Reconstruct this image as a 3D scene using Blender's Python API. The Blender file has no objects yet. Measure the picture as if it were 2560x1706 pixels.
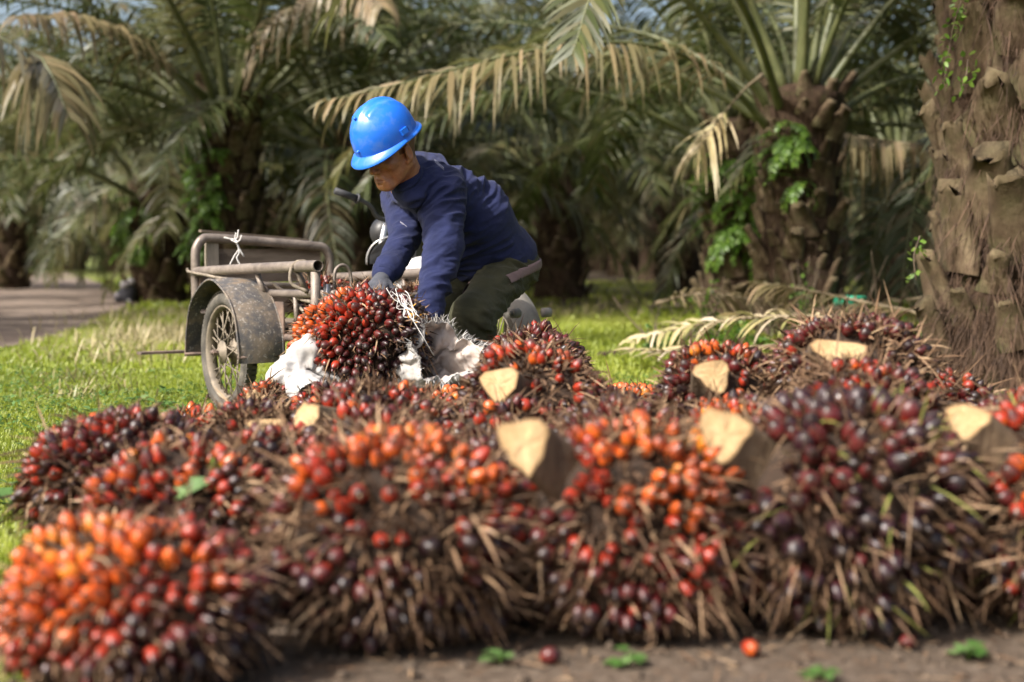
import bpy, math, random
import numpy as np
from mathutils import Matrix, Vector, noise as mnoise
from mathutils.bvhtree import BVHTree

SC = bpy.context.scene
COL = SC.collection
R = math.radians
PI = math.pi

# ------------------------------------------------------------------ camera
CAMH, FPX, TILT = 0.74, 3556.0, R(3.43)
cam_d = bpy.data.cameras.new('camera')
cam_d.lens = 50; cam_d.sensor_width = 36; cam_d.sensor_fit = 'HORIZONTAL'
cam_d.clip_start = 0.05; cam_d.clip_end = 2000
cam_d.dof.use_dof = True; cam_d.dof.focus_distance = 5.45; cam_d.dof.aperture_fstop = 1.9
cam = bpy.data.objects.new('camera', cam_d); COL.objects.link(cam)
cam.location = (0, 0, CAMH); cam.rotation_euler = (R(90) - TILT, 0, 0)
SC.camera = cam

# ------------------------------------------------------------------ sky, sun, exposure
SUN_AZ = (-0.78, -0.62)              # horizontal direction towards the sun
SUN_EL = R(44)
W = bpy.data.worlds.new('World'); SC.world = W; W.use_nodes = True
wn = W.node_tree; wn.nodes.clear()
w_out = wn.nodes.new('ShaderNodeOutputWorld'); w_bg = wn.nodes.new('ShaderNodeBackground')
w_sky = wn.nodes.new('ShaderNodeTexSky'); w_sky.sky_type = 'NISHITA'; w_sky.sun_disc = False
w_sky.sun_elevation = SUN_EL
w_sky.sun_rotation = math.atan2(SUN_AZ[0], SUN_AZ[1])
w_sky.air_density = 1.0; w_sky.dust_density = 6.0; w_sky.ozone_density = 0.6
w_bg.inputs['Strength'].default_value = 0.15
wn.links.new(w_sky.outputs[0], w_bg.inputs[0]); wn.links.new(w_bg.outputs[0], w_out.inputs[0])
sun_d = bpy.data.lights.new('sun', 'SUN'); sun_d.energy = 4.3; sun_d.angle = R(1.5); sun_d.color = (1.0, 0.965, 0.91)
sun = bpy.data.objects.new('sun', sun_d); COL.objects.link(sun)
_L = Vector((SUN_AZ[0] * math.cos(SUN_EL), SUN_AZ[1] * math.cos(SUN_EL), math.sin(SUN_EL)))
sun.rotation_euler = (-_L).to_track_quat('-Z', 'Y').to_euler(); sun.location = (-8, -6, 12)
vs = SC.view_settings
vs.view_transform = 'Standard'; vs.look = 'None'; vs.gamma = 1.0; vs.exposure = 0.74; vs.use_curve_mapping = False
SC.cycles.use_denoising = True
SC.cycles.max_bounces = 6; SC.cycles.diffuse_bounces = 3; SC.cycles.glossy_bounces = 2
SC.cycles.transmission_bounces = 3; SC.cycles.transparent_max_bounces = 4
SC.cycles.caustics_reflective = False; SC.cycles.caustics_refractive = False

# ------------------------------------------------------------------ helpers
_ct, _st = math.cos(TILT), math.sin(TILT)
def at(px, py, Y):
    """world point on the view ray of photo pixel (2560x1706) at distance Y along the ground axis"""
    u, v = (px - 1280) / FPX, (853 - py) / FPX
    d = np.array([u, _ct + v * _st, -_st + v * _ct])
    return np.array([0, 0, CAMH]) + d * (Y / d[1])
def gnd(px, py, z=0.0):
    u, v = (px - 1280) / FPX, (853 - py) / FPX
    d = np.array([u, _ct + v * _st, -_st + v * _ct])
    return np.array([0, 0, CAMH]) + d * ((z - CAMH) / d[2])
def nrm(v):
    v = np.asarray(v, float); return v / (np.linalg.norm(v) + 1e-12)
def A(*v): return np.array(v, float)

class MB:
    """collects vertices and polygons (numpy) for one mesh"""
    def __init__(s): s.V = []; s.P = []; s.n = 0; s.att = []
    def add(s, V, F, mat=0, smooth=True, att=None):
        V = np.asarray(V, float).reshape(-1, 3)
        F = [np.asarray(f, np.int64) for f in F] if isinstance(F, list) else [np.asarray(F, np.int64)]
        for f in F:
            if len(f): s.P.append((f + s.n, mat, smooth))
        s.V.append(V); s.n += len(V)
        s.att.append(np.full(len(V), 0.5) if att is None else np.broadcast_to(np.asarray(att, float), (len(V),)))
        return s
    def tube(s, pts, rad, n=8, mat=0, cap=True, att=None, smooth=True):
        P = np.asarray(pts, float); m = len(P)
        r = np.broadcast_to(np.asarray(rad, float), (m,))
        T = np.gradient(P, axis=0); T /= np.linalg.norm(T, axis=1)[:, None] + 1e-12
        up = A(0, 0, 1) if abs(T[0][2]) < 0.9 else A(1, 0, 0)
        x = nrm(np.cross(up, T[0])); ang = np.arange(n) * 2 * PI / n
        V = np.zeros((m, n, 3))
        for i in range(m):
            x = nrm(x - T[i] * np.dot(x, T[i])); y = np.cross(T[i], x)
            V[i] = P[i] + r[i] * (np.cos(ang)[:, None] * x + np.sin(ang)[:, None] * y)
        i, j = np.meshgrid(np.arange(m - 1), np.arange(n), indexing='ij'); k = (j + 1) % n
        Q = np.stack([i * n + j, i * n + k, (i + 1) * n + k, (i + 1) * n + j], -1).reshape(-1, 4)
        F = [Q]
        if cap: F += [np.arange(n)[::-1][None, :], (np.arange(n) + (m - 1) * n)[None, :]]
        s.add(V.reshape(-1, 3), F, mat, smooth, att); return s
    def box(s, c, half, rot=None, mat=0, att=None):
        h = np.asarray(half, float)
        V = np.array([[x, y, z] for x in (-1, 1) for y in (-1, 1) for z in (-1, 1)]) * h
        if rot is not None: V = V @ np.asarray(rot, float).T
        F = np.array([[0, 1, 3, 2], [4, 6, 7, 5], [0, 4, 5, 1], [2, 3, 7, 6], [0, 2, 6, 4], [1, 5, 7, 3]])
        s.add(V + np.asarray(c, float), F, mat, False, att); return s
    def grid(s, V, mat=0, smooth=True, att=None, wrap=False):
        V = np.asarray(V, float); m, n = V.shape[:2]
        nj = n if wrap else n - 1
        i, j = np.meshgrid(np.arange(m - 1), np.arange(nj), indexing='ij'); k = (j + 1) % n
        Q = np.stack([i * n + j, i * n + k, (i + 1) * n + k, (i + 1) * n + j], -1).reshape(-1, 4)
        s.add(V.reshape(-1, 3), Q, mat, smooth, att if att is None else np.asarray(att).reshape(-1)); return s
    def lathe(s, prof, n=24, c=(0, 0, 0), mat=0, rot=None, smooth=True):
        prof = np.asarray(prof, float); ang = np.arange(n) * 2 * PI / n
        V = np.stack([prof[:, 0][:, None] * np.cos(ang), prof[:, 0][:, None] * np.sin(ang), np.repeat(prof[:, 1][:, None], n, 1)], -1)
        if rot is not None: V = V @ np.asarray(rot, float).T
        s.grid(V + np.asarray(c, float), mat, smooth, wrap=True); return s
    def mesh(s, name, mats=()):
        V = np.concatenate(s.V) if s.V else np.zeros((0, 3))
        me = bpy.data.meshes.new(name)
        me.vertices.add(len(V)); me.vertices.foreach_set('co', V.astype(np.float32).ravel())
        tot = np.concatenate([np.full(len(f), f.shape[1]) for f, _, _ in s.P])
        loops = np.concatenate([f.ravel() for f, _, _ in s.P])
        start = np.concatenate([[0], np.cumsum(tot)[:-1]])
        me.loops.add(len(loops)); me.loops.foreach_set('vertex_index', loops.astype(np.int32))
        me.polygons.add(len(tot))
        me.polygons.foreach_set('loop_start', start.astype(np.int32))
        me.polygons.foreach_set('material_index', np.concatenate([np.full(len(f), m) for f, m, _ in s.P]).astype(np.int32))
        me.polygons.foreach_set('use_smooth', np.concatenate([np.full(len(f), sm) for f, _, sm in s.P]))
        at_ = me.attributes.new('tone', 'FLOAT', 'POINT')
        at_.data.foreach_set('value', np.concatenate(s.att).astype(np.float32))
        me.update(calc_edges=True)
        for m in mats: me.materials.append(M[m])
        return me
    def obj(s, name, mats, parent=None):
        o = bpy.data.objects.new(name, s.mesh(name, mats if isinstance(mats, (list, tuple)) else [mats]))
        return put(o, parent)

def put(o, parent=None):
    COL.objects.link(o)
    if parent is not None:
        o.parent = parent
        if parent.type == 'EMPTY' and parent.get('_w'):
            o.matrix_parent_inverse = Matrix.Translation(-Vector(parent.location))
    return o
def tag(o, label, cat, group=None, kind=None):
    if label: o['label'] = label
    if cat: o['category'] = cat
    if group: o['group'] = group
    if kind: o['kind'] = kind
    return o
def thing(name, label, cat, loc=(0, 0, 0), group=None, world=True):
    """Empty at the thing's base; with world=True its parts are given in world coordinates"""
    o = bpy.data.objects.new(name, None); COL.objects.link(o)
    o.empty_display_size = 0.1; o.location = loc
    if world: o['_w'] = 1
    return tag(o, label, cat, group)
def frame(z, x=(1, 0, 0)):
    """rotation matrix whose third column is z"""
    z = nrm(z); x = np.asarray(x, float)
    if abs(np.dot(nrm(x), z)) > 0.95: x = A(0, 1, 0)
    x = nrm(x - z * np.dot(x, z)); return np.stack([x, np.cross(z, x), z], 1)
def spline(P, n):
    """Catmull-Rom through points"""
    P = np.asarray(P, float); P = np.vstack([2 * P[0] - P[1], P, 2 * P[-1] - P[-2]])
    m = len(P) - 3; t = np.linspace(0, m - 1e-6, n); i = t.astype(int); f = (t - i)[:, None]
    a, b, c, d = P[i], P[i + 1], P[i + 2], P[i + 3]
    return 0.5 * (2 * b + (c - a) * f + (2 * a - 5 * b + 4 * c - d) * f * f + (3 * b - a - 3 * c + d) * f ** 3)
def nz(P, s, seed=0.0):
    P = np.asarray(P, float).reshape(-1, 3)
    return np.array([mnoise.noise((p[0] * s + seed, p[1] * s - seed, p[2] * s + seed * .7)) for p in P])

# ---- signed distance modelling -> mesh (surface nets)
class Field:
    def __init__(s, lo, hi, res):
        s.lo = np.asarray(lo, float); s.res = res
        n = np.ceil((np.asarray(hi, float) - s.lo) / res).astype(int) + 1
        s.X = np.stack(np.meshgrid(*[s.lo[i] + res * np.arange(n[i]) for i in range(3)], indexing='ij'), -1).astype(np.float32)
def sd_cone(X, a, b, ra, rb):
    a = np.asarray(a, np.float32); b = np.asarray(b, np.float32); ab = b - a
    t = np.clip(((X - a) @ ab) / max(float(ab @ ab), 1e-9), 0, 1)
    return np.linalg.norm(X - a - t[..., None] * ab, axis=-1) - (ra + (rb - ra) * t)
def sd_ell(X, c, r, rot=None):
    p = X - np.asarray(c, np.float32)
    if rot is not None: p = p @ np.asarray(rot, np.float32)
    r = np.asarray(r, np.float32)
    k0 = np.linalg.norm(p / r, axis=-1); k1 = np.linalg.norm(p / (r * r), axis=-1) + 1e-9
    return k0 * (k0 - 1) / k1
def smin(a, b, k):
    h = np.clip(0.5 + 0.5 * (b - a) / k, 0, 1); return b + (a - b) * h - k * h * (1 - h)
def smax(a, b, k): return -smin(-a, -b, k)
def surface(D, fld):
    S = D < 0; n = np.array(D.shape); cs = tuple(n - 1)
    acc = np.zeros(cs + (3,)); cnt = np.zeros(cs)
    for ax in range(3):
        o1, o2 = [i for i in range(3) if i != ax]
        for d1 in (0, 1):
            for d2 in (0, 1):
                s0 = [slice(0, -1)] * 3; s0[o1] = slice(d1, n[o1] - 1 + d1); s0[o2] = slice(d2, n[o2] - 1 + d2)
                s1 = list(s0); s1[ax] = slice(1, None)
                a, b = D[tuple(s0)], D[tuple(s1)]
                c = (a < 0) != (b < 0); t = np.where(c, a / np.where(a == b, 1, a - b), 0)
                acc[..., ax] += t * c; acc[..., o1] += d1 * c; acc[..., o2] += d2 * c; cnt += c
    act = cnt > 0; idx = -np.ones(cs, np.int64); idx[act] = np.arange(act.sum())
    ijk = np.argwhere(act)
    V = fld.lo + fld.res * (ijk + acc[act] / cnt[act][:, None])
    F = []
    for ax in range(3):
        o1, o2 = [(1, 2), (2, 0), (0, 1)][ax]
        s0 = [slice(1, -1)] * 3; s0[ax] = slice(0, -1); s1 = list(s0); s1[ax] = slice(1, None)
        a, b = S[tuple(s0)], S[tuple(s1)]
        for sel, flip in ((a & ~b, False), (~a & b, True)):
            e = np.argwhere(sel); off = np.ones(3, int); off[ax] = 0; e = e + off
            q = []
            for d1, d2 in ((-1, -1), (0, -1), (0, 0), (-1, 0)):
                c = e.copy(); c[:, o1] += d1; c[:, o2] += d2; q.append(idx[c[:, 0], c[:, 1], c[:, 2]])
            q = np.stack(q, 1)
            F.append(q[:, ::-1] if flip else q)
    return V, np.concatenate(F)
def vnormals(V, F):
    N = np.zeros_like(V); fn = np.cross(V[F[:, 2]] - V[F[:, 0]], V[F[:, 3]] - V[F[:, 1]])
    for k in range(4): np.add.at(N, F[:, k], fn)
    return N / (np.linalg.norm(N, axis=1)[:, None] + 1e-12)
def relax(V, F, it=2, lam=0.5):
    E = np.concatenate([F[:, [i, (i + 1) % 4]] for i in range(4)])
    for _ in range(it):
        s = np.zeros_like(V); c = np.zeros(len(V))
        np.add.at(s, E[:, 0], V[E[:, 1]]); np.add.at(s, E[:, 1], V[E[:, 0]])
        np.add.at(c, E[:, 0], 1); np.add.at(c, E[:, 1], 1)
        V = V + lam * (s / np.maximum(c, 1)[:, None] - V)
    return V

# ------------------------------------------------------------------ materials
M = {}
class NT:
    def __init__(s, name):
        m = bpy.data.materials.new(name); m.use_nodes = True; s.m = m; s.t = m.node_tree; s.t.nodes.clear(); M[name] = m
        s.out = s.t.nodes.new('ShaderNodeOutputMaterial')
    def n(s, typ, **kw):
        d = s.t.nodes.new('ShaderNode' + typ)
        for k, v in kw.items():
            if isinstance(k, str) and hasattr(d, k): setattr(d, k, v)
        return d
    def l(s, a, b): s.t.links.new(a, b)
    def coord(s, what='Object'): return s.n('TexCoord').outputs[what]
    def noise(s, scale, detail=4, rough=.55, vec=None, dist=0.0):
        d = s.n('TexNoise'); d.inputs['Scale'].default_value = scale; d.inputs['Detail'].default_value = detail
        d.inputs['Roughness'].default_value = rough; d.inputs['Distortion'].default_value = dist
        s.l(vec if vec is not None else s.coord(), d.inputs['Vector']); return d.outputs['Fac']
    def ramp(s, fac, stops, interp='LINEAR'):
        d = s.n('ValToRGB'); e = d.color_ramp.elements; d.color_ramp.interpolation = interp
        while len(e) < len(stops): e.new(0.5)
        for i, (p, c) in enumerate(stops): e[i].position = p; e[i].color = (c[0], c[1], c[2], 1)
        s.l(fac, d.inputs[0]); return d.outputs[0]
    def math(s, op, a, b=None):
        d = s.n('Math', operation=op)
        for i, v in enumerate((a, b)):
            if v is None: continue
            if isinstance(v, (int, float)): d.inputs[i].default_value = v
            else: s.l(v, d.inputs[i])
        return d.outputs[0]
    def mix(s, fac, a, b, mode='MIX'):
        d = s.n('MixRGB', blend_type=mode)
        for i, v in enumerate((fac, a, b)):
            if isinstance(v, (int, float)): d.inputs[i].default_value = v
            elif isinstance(v, (tuple, list)): d.inputs[i].default_value = (v[0], v[1], v[2], 1)
            else: s.l(v, d.inputs[i])
        return d.outputs[0]
    def attr(s, name='tone'): return s.n('Attribute', attribute_name=name).outputs['Fac']
    def rnd(s): return s.n('ObjectInfo').outputs['Random']
    def bump(s, h, dist=.01, strength=.6):
        d = s.n('Bump'); d.inputs['Distance'].default_value = dist; d.inputs['Strength'].default_value = strength
        s.l(h, d.inputs['Height']); return d.outputs[0]
    def mapping(s, scale, vec=None):
        d = s.n('Mapping'); d.inputs['Scale'].default_value = scale; s.l(vec if vec is not None else s.coord(), d.inputs['Vector']); return d.outputs[0]
    def principled(s, col, rough=.6, metal=0.0, bump=None, spec=.5, coat=0.0, sheen=0.0, sss=0.0, sss_r=(1, .3, .2)):
        p = s.n('BsdfPrincipled')
        for k, v in (('Base Color', col), ('Roughness', rough), ('Metallic', metal), ('Specular IOR Level', spec), ('Coat Weight', coat), ('Sheen Weight', sheen)):
            if isinstance(v, (int, float)): p.inputs[k].default_value = v
            elif isinstance(v, (tuple, list)): p.inputs[k].default_value = (v[0], v[1], v[2], 1)
            else: s.l(v, p.inputs[k])
        if sss:
            p.inputs['Subsurface Weight'].default_value = sss; p.inputs['Subsurface Radius'].default_value = sss_r; p.inputs['Subsurface Scale'].default_value = .006
        if bump is not None: s.l(bump, p.inputs['Normal'])
        s.l(p.outputs[0], s.out.inputs[0]); return p
    def leaf(s, col, trans=.35, gloss=.12, rough=.4):
        d = s.n('BsdfDiffuse'); t = s.n('BsdfTranslucent'); g = s.n('BsdfGlossy'); g.inputs['Roughness'].default_value = rough
        s.l(col, d.inputs[0]); s.l(s.mix(.5, col, (.5, .6, .08), 'OVERLAY') if False else col, t.inputs[0])
        m1 = s.n('MixShader'); m1.inputs[0].default_value = trans; s.l(d.outputs[0], m1.inputs[1]); s.l(t.outputs[0], m1.inputs[2])
        f = s.n('LayerWeight'); f.inputs[0].default_value = .25
        fac = s.math('ADD', s.math('MULTIPLY', f.outputs[0], .10), gloss * .16)
        m2 = s.n('MixShader'); s.l(fac, m2.inputs[0]); s.l(m1.outputs[0], m2.inputs[1]); s.l(g.outputs[0], m2.inputs[2])
        s.l(m2.outputs[0], s.out.inputs[0])

def simple(name, c1, c2, scale=8, rough=.6, metal=0, bump=0, bscale=None, spec=.5, stretch=None, detail=5, coat=0.0, sheen=0.0):
    t = NT(name); v = t.mapping(stretch) if stretch else t.coord()
    f = t.noise(scale, detail, .6, v)
    b = t.bump(t.noise(bscale or scale * 3, 4, .6, v), bump) if bump else None
    t.principled(t.ramp(f, [(.3, c1), (.7, c2)]), rough, metal, b, spec, coat, sheen); return t

# ---- material library
def mats():
    t = NT('ground')
    a = t.attr(); n1 = t.noise(5, 6, .65); n2 = t.noise(38, 5, .7); n3 = t.noise(.9, 3)
    soil = t.ramp(n2, [(.25, (.045, .032, .022)), (.55, (.11, .082, .06)), (.8, (.19, .155, .125))])
    green = t.ramp(n1, [(.3, (.07, .09, .02)), (.6, (.14, .17, .034)), (.8, (.2, .19, .07))])
    green = t.mix(t.math('MULTIPLY', n3, .35), green, (.11, .085, .05))
    fac = t.ramp(t.math('ADD', a, t.math('MULTIPLY', t.math('SUBTRACT', n1, .5), .9)), [(.42, (0, 0, 0)), (.58, (1, 1, 1))])
    t.principled(t.mix(fac, green, soil), .92, 0, t.bump(t.math('ADD', n1, t.math('MULTIPLY', n2, .5)), .03), .2)
    t = NT('road')
    n1 = t.noise(2.2, 6, .6); n2 = t.noise(30, 5, .7)
    c = t.ramp(n1, [(.3, (.1, .07, .05)), (.55, (.21, .155, .115)), (.75, (.3, .23, .175))])
    t.principled(t.mix(.35, c, t.ramp(n2, [(.3, (.07, .06, .05)), (.7, (.3, .26, .24))])), .95, 0, t.bump(n2, .02), .15)
    t = NT('grass_blade')
    a = t.attr(); n = t.noise(1.3, 3)
    c = t.ramp(a, [(0, (.13, .18, .02)), (.35, (.3, .37, .04)), (.7, (.44, .49, .075)), (1, (.6, .54, .2))])
    t.leaf(t.mix(t.math('MULTIPLY', n, .5), c, (.26, .31, .036)), .5, .1, .5)
    t = NT('dry_grass')
    t.leaf(t.ramp(t.attr(), [(0, (.14, .17, .04)), (.4, (.34, .29, .13)), (1, (.55, .46, .28))]), .3, .1)
    t = NT('leaflet')
    a = t.attr(); r = t.rnd(); n = t.noise(2.5, 3)
    g = t.ramp(r, [(0, (.036, .052, .014)), (.35, (.068, .086, .023)), (.7, (.1, .115, .034)), (1, (.145, .14, .052))])
    c = t.mix(t.ramp(t.math('ADD', a, t.math('MULTIPLY', t.math('SUBTRACT', n, .5), .5)), [(.38, (0, 0, 0)), (.9, (.85, .85, .85))]), g, (.19, .135, .072))
    t.leaf(c, .42, .16, .5)
    t = NT('dead_leaflet')
    a = t.attr(); n = t.noise(4, 3)
    c = t.mix(t.math('MULTIPLY', n, .7), t.ramp(a, [(0, (.11, .105, .042)), (.5, (.24, .19, .09)), (1, (.36, .25, .15))]), (.19, .155, .09))
    t.leaf(c, .3, .12, .45)
    t = NT('straw_leaflet')
    t.leaf(t.ramp(t.attr(), [(0, (.3, .29, .11)), (.4, (.5, .4, .22)), (1, (.62, .52, .4))]), .25, .15, .4)
    simple('rachis', (.06, .075, .025), (.14, .145, .06), 6, .5, bump=.004)
    simple('dead_rachis', (.14, .1, .055), (.27, .22, .14), 6, .7, bump=.004)
    t = NT('bark')
    n1 = t.noise(7, 6, .65); n2 = t.noise(30, 5, .7, t.mapping((1, 1, .25)))
    c = t.ramp(n2, [(.25, (.01, .006, .004)), (.5, (.045, .028, .018)), (.75, (.11, .074, .048))])
    c = t.mix(t.ramp(n1, [(.55, (0, 0, 0)), (.75, (.6, .6, .6))]), c, (.06, .075, .02))
    t.principled(c, .95, 0, t.bump(n2, .03, .9), .15)
    t = NT('leaf_base')
    r = t.rnd(); n1 = t.noise(9, 5, .65); n2 = t.noise(55, 4, .7, t.mapping((1, 1, .15)))
    c = t.ramp(n1, [(.25, (.02, .013, .008)), (.45, (.085, .058, .034)), (.72, (.25, .19, .12))])
    c = t.mix(t.math('MULTIPLY', r, .6), c, (.05, .031, .02))
    c = t.mix(t.ramp(t.noise(4, 4), [(.48, (0, 0, 0)), (.68, (.65, .65, .65))]), c, (.055, .062, .02))
    t.principled(c, .9, 0, t.bump(t.math('ADD', n2, n1), .012, .8), .2)
    simple('fibre', (.02, .011, .007), (.1, .058, .035), 9, .95)
    t = NT('fern')
    t.leaf(t.ramp(t.attr(), [(0, (.05, .11, .013)), (.6, (.12, .23, .028)), (1, (.23, .34, .06))]), .45, .12, .4)
    t = NT('weed')
    t.leaf(t.ramp(t.math('ADD', t.attr(), t.math('MULTIPLY', t.rnd(), .25)), [(0, (.035, .09, .02)), (.6, (.075, .16, .035)), (1, (.16, .27, .09))]), .35, .2, .35)
    simple('twig', (.07, .048, .032), (.2, .15, .105), 14, .9)
    simple('green_plastic', (.02, .42, .24), (.04, .55, .34), 9, .45)
    simple('dark_cloth', (.02, .02, .028), (.06, .06, .075), 9, .8)
    simple('pale_plastic', (.38, .36, .42), (.6, .57, .62), 5, .5)
    # cart
    t = NT('rusty_pipe')
    n1 = t.noise(11, 6, .65); n2 = t.noise(60, 5, .7)
    c = t.ramp(n1, [(.3, (.11, .085, .075)), (.5, (.2, .165, .14)), (.68, (.3, .25, .21)), (.85, (.14, .08, .05))])
    t.principled(t.mix(.3, c, t.ramp(n2, [(.3, (.08, .06, .05)), (.7, (.36, .31, .26))])), t.ramp(n1, [(.3, (.35, .35, .35)), (.7, (.7, .7, .7))]), .35, t.bump(n2, .003), .5)
    t = NT('rusty_steel')
    n1 = t.noise(7, 6, .7); n2 = t.noise(45, 5, .7)
    c = t.ramp(n1, [(.3, (.05, .05, .06)), (.5, (.13, .085, .065)), (.7, (.24, .16, .12))])
    t.principled(t.mix(.3, c, t.ramp(n2, [(.3, (.06, .05, .045)), (.7, (.3, .24, .2))])), .75, .15, t.bump(n2, .003), .4)
    t = NT('fender')
    n1 = t.noise(9, 7, .7); n2 = t.noise(55, 6, .75); n3 = t.noise(4.5, 5, .65)
    c = t.ramp(n1, [(.3, (.042, .042, .048)), (.45, (.085, .08, .078)), (.56, (.16, .13, .1)), (.72, (.26, .205, .15))])
    c = t.mix(t.ramp(n2, [(.56, (0, 0, 0)), (.66, (.9, .9, .9))]), c, (.4, .37, .33))
    c = t.mix(t.ramp(n3, [(.54, (0, 0, 0)), (.62, (.8, .8, .8))]), c, (.19, .14, .095))
    t.principled(c, .7, .1, t.bump(n2, .003), .4)
    t = NT('tyre')
    n1 = t.noise(12, 6, .7); n2 = t.noise(80, 4)
    t.principled(t.ramp(n1, [(.3, (.045, .042, .038)), (.55, (.1, .092, .08)), (.75, (.2, .175, .14))]), .9, 0, t.bump(n2, .004), .25)
    simple('muddy_metal', (.1, .085, .065), (.3, .25, .19), 18, .7, .25, .002, 70)
    simple('wood', (.09, .065, .045), (.21, .165, .125), 5, .85, bump=.004, bscale=40, stretch=(1, 1, 6))
    simple('wood_pale', (.22, .185, .14), (.36, .31, .25), 7, .85, bump=.004, bscale=40, stretch=(6, 6, 1))
    simple('rope', (.13, .105, .08), (.29, .245, .19), 40, .95, bump=.004, bscale=150)
    simple('white_string', (.5, .49, .47), (.72, .7, .67), 30, .6)
    simple('black_rubber', (.02, .02, .022), (.055, .055, .06), 20, .6, bump=.001, bscale=200)
    simple('chrome', (.35, .34, .33), (.55, .54, .53), 15, .3, .8)
    simple('dirty_grey', (.16, .145, .125), (.33, .3, .265), 9, .8, 0, .003, 60)
    simple('white_panel', (.45, .45, .45), (.62, .62, .62), 6, .4)
    simple('dark_panel', (.02, .02, .022), (.06, .058, .055), 8, .45)
    simple('seat_vinyl', (.015, .015, .016), (.03, .03, .03), 12, .5)
    # person
    t = NT('skin')
    a = t.attr(); n = t.noise(55, 4); n2 = t.noise(400, 3)
    c = t.ramp(n, [(.3, (.31, .13, .064)), (.7, (.43, .2, .105))])
    c = t.mix(t.ramp(a, [(.5, (0, 0, 0)), (1, (1, 1, 1))]), c, (.2, .09, .075))
    c = t.mix(t.ramp(a, [(0, (1, 1, 1)), (.45, (0, 0, 0))]), c, (.012, .01, .009))
    t.principled(c, .42, 0, t.bump(n2, .0006, .5), .5, sss=.12)
    simple('eye_white', (.55, .5, .45), (.65, .6, .55), 50, .25)
    simple('eye_dark', (.012, .008, .006), (.02, .012, .01), 50, .15)
    t = NT('helmet')
    n = t.noise(26, 4); n2 = t.noise(5, 3)
    t.principled(t.mix(t.ramp(n, [(.52, (0, 0, 0)), (.75, (.3, .3, .3))]), (.014, .155, .72), (.2, .3, .5)), t.ramp(n2, [(.3, (.17, .17, .17)), (.7, (.27, .27, .27))]), 0, None, .6, coat=.25)
    simple('helmet_dark', (.006, .06, .33), (.008, .08, .4), 20, .4)
    simple('helmet_liner', (.02, .02, .025), (.04, .04, .05), 30, .8)
    def cloth(name, c1, c2, ws, rough=.85):
        t = NT(name); v = t.coord()
        wv = t.n('TexWave'); wv.inputs['Scale'].default_value = 420; wv.inputs['Distortion'].default_value = 1.5; t.l(v, wv.inputs['Vector'])
        n1 = t.noise(16, 4, .6, v); n2 = t.noise(ws, 3, .5, v, 1.2)
        h = t.math('ADD', t.math('MULTIPLY', n2, 1.0), t.math('MULTIPLY', wv.outputs['Fac'], .05))
        t.principled(t.ramp(n1, [(.3, c1), (.7, c2)]), rough, 0, t.bump(h, .012, .5), .25, sheen=.08)
    cloth('shirt', (.0085, .013, .05), (.0145, .021, .078), 22)
    cloth('shirt_trim', (.008, .013, .05), (.012, .018, .065), 30)
    cloth('trousers', (.036, .036, .017), (.056, .054, .027), 16)
    cloth('belt', (.16, .105, .105), (.21, .145, .145), 30)
    cloth('glove', (.045, .048, .06), (.085, .09, .11), 90)
    cloth('glove_hem', (.26, .22, .16), (.36, .31, .24), 60)
    simple('print_white', (.2, .2, .27), (.42, .42, .5), 60, .7)
    simple('boot', (.012, .012, .012), (.03, .028, .025), 9, .5)
    t = NT('sack')
    n1 = t.noise(10, 5, .65); n2 = t.noise(24, 5, .6)
    wv = t.n('TexWave'); wv.inputs['Scale'].default_value = 140; t.l(t.coord(), wv.inputs['Vector'])
    c = t.mix(t.ramp(n2, [(.5, (0, 0, 0)), (.7, (.6, .6, .6))]), (.4, .39, .375), (.33, .285, .24))
    c = t.mix(t.math('MULTIPLY', t.attr(), 1.0), c, t.ramp(n2, [(.3, (.62, .52, .46)), (.7, (.52, .36, .27))]))
    t.principled(c, .5, 0, t.bump(t.math('ADD', t.math('MULTIPLY', n1, 1.0), t.math('MULTIPLY', wv.outputs['Fac'], .06)), .012, .6), .4)
    # fruit: tone = 0 at the base .. 1 at the tip
    for nm, base, body, tip in (('fruit_yellow', (.6, .25, .03), (.62, .19, .016), (.4, .11, .025)),
                                ('fruit_orange', (.58, .16, .014), (.52, .09, .01), (.26, .045, .014)),
                                ('fruit_red', (.4, .07, .01), (.3, .024, .008), (.07, .013, .011)),
                                ('fruit_maroon', (.24, .03, .01), (.085, .009, .009), (.022, .008, .009)),
                                ('fruit_purple', (.08, .011, .01), (.024, .006, .01), (.011, .006, .008))):
        t = NT(nm); a = t.attr(); r = t.rnd(); n = t.noise(60, 4, .6, t.coord('Generated'))
        n = t.noise(90, 4, .6)
        c = t.ramp(t.math('ADD', a, t.math('MULTIPLY', t.math('SUBTRACT', t.math('ADD', r, n), 1.0), .5)), [(.05, base), (.35, body), (.72, body), (.95, tip)])
        n5 = t.noise(28, 3, .6); c = t.mix(t.ramp(n, [(.5, (0, 0, 0)), (.68, (.6, .6, .6))]), c, (.1, .068, .05)); c = t.mix(t.ramp(a, [(.93, (0, 0, 0)), (.985, (1, 1, 1))]), c, (.03, .018, .012))
        t.principled(c, t.ramp(n5, [(.35, (.22, .22, .22)), (.7, (.6, .6, .6))]), 0, t.bump(n, .003, .5), .5)
    simple('husk', (.012, .007, .004), (.05, .028, .016), 26, .95, bump=.01, bscale=60)
    simple('husk_pale', (.28, .17, .07), (.45, .32, .18), 30, .8, bump=.006, bscale=80)
    simple('pulp', (.45, .2, .02), (.55, .26, .03), 30, .7)
    t = NT('spike')
    t.principled(t.ramp(t.attr(), [(0, (.022, .011, .006)), (.35, (.085, .046, .025)), (.7, (.2, .12, .067)), (.92, (.36, .25, .15)), (1, (.2, .21, .05))]), .75, 0, None, .3)
    t = NT('stalk_cut')
    n1 = t.noise(18, 5, .6); n2 = t.noise(120, 4, .6)
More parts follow.
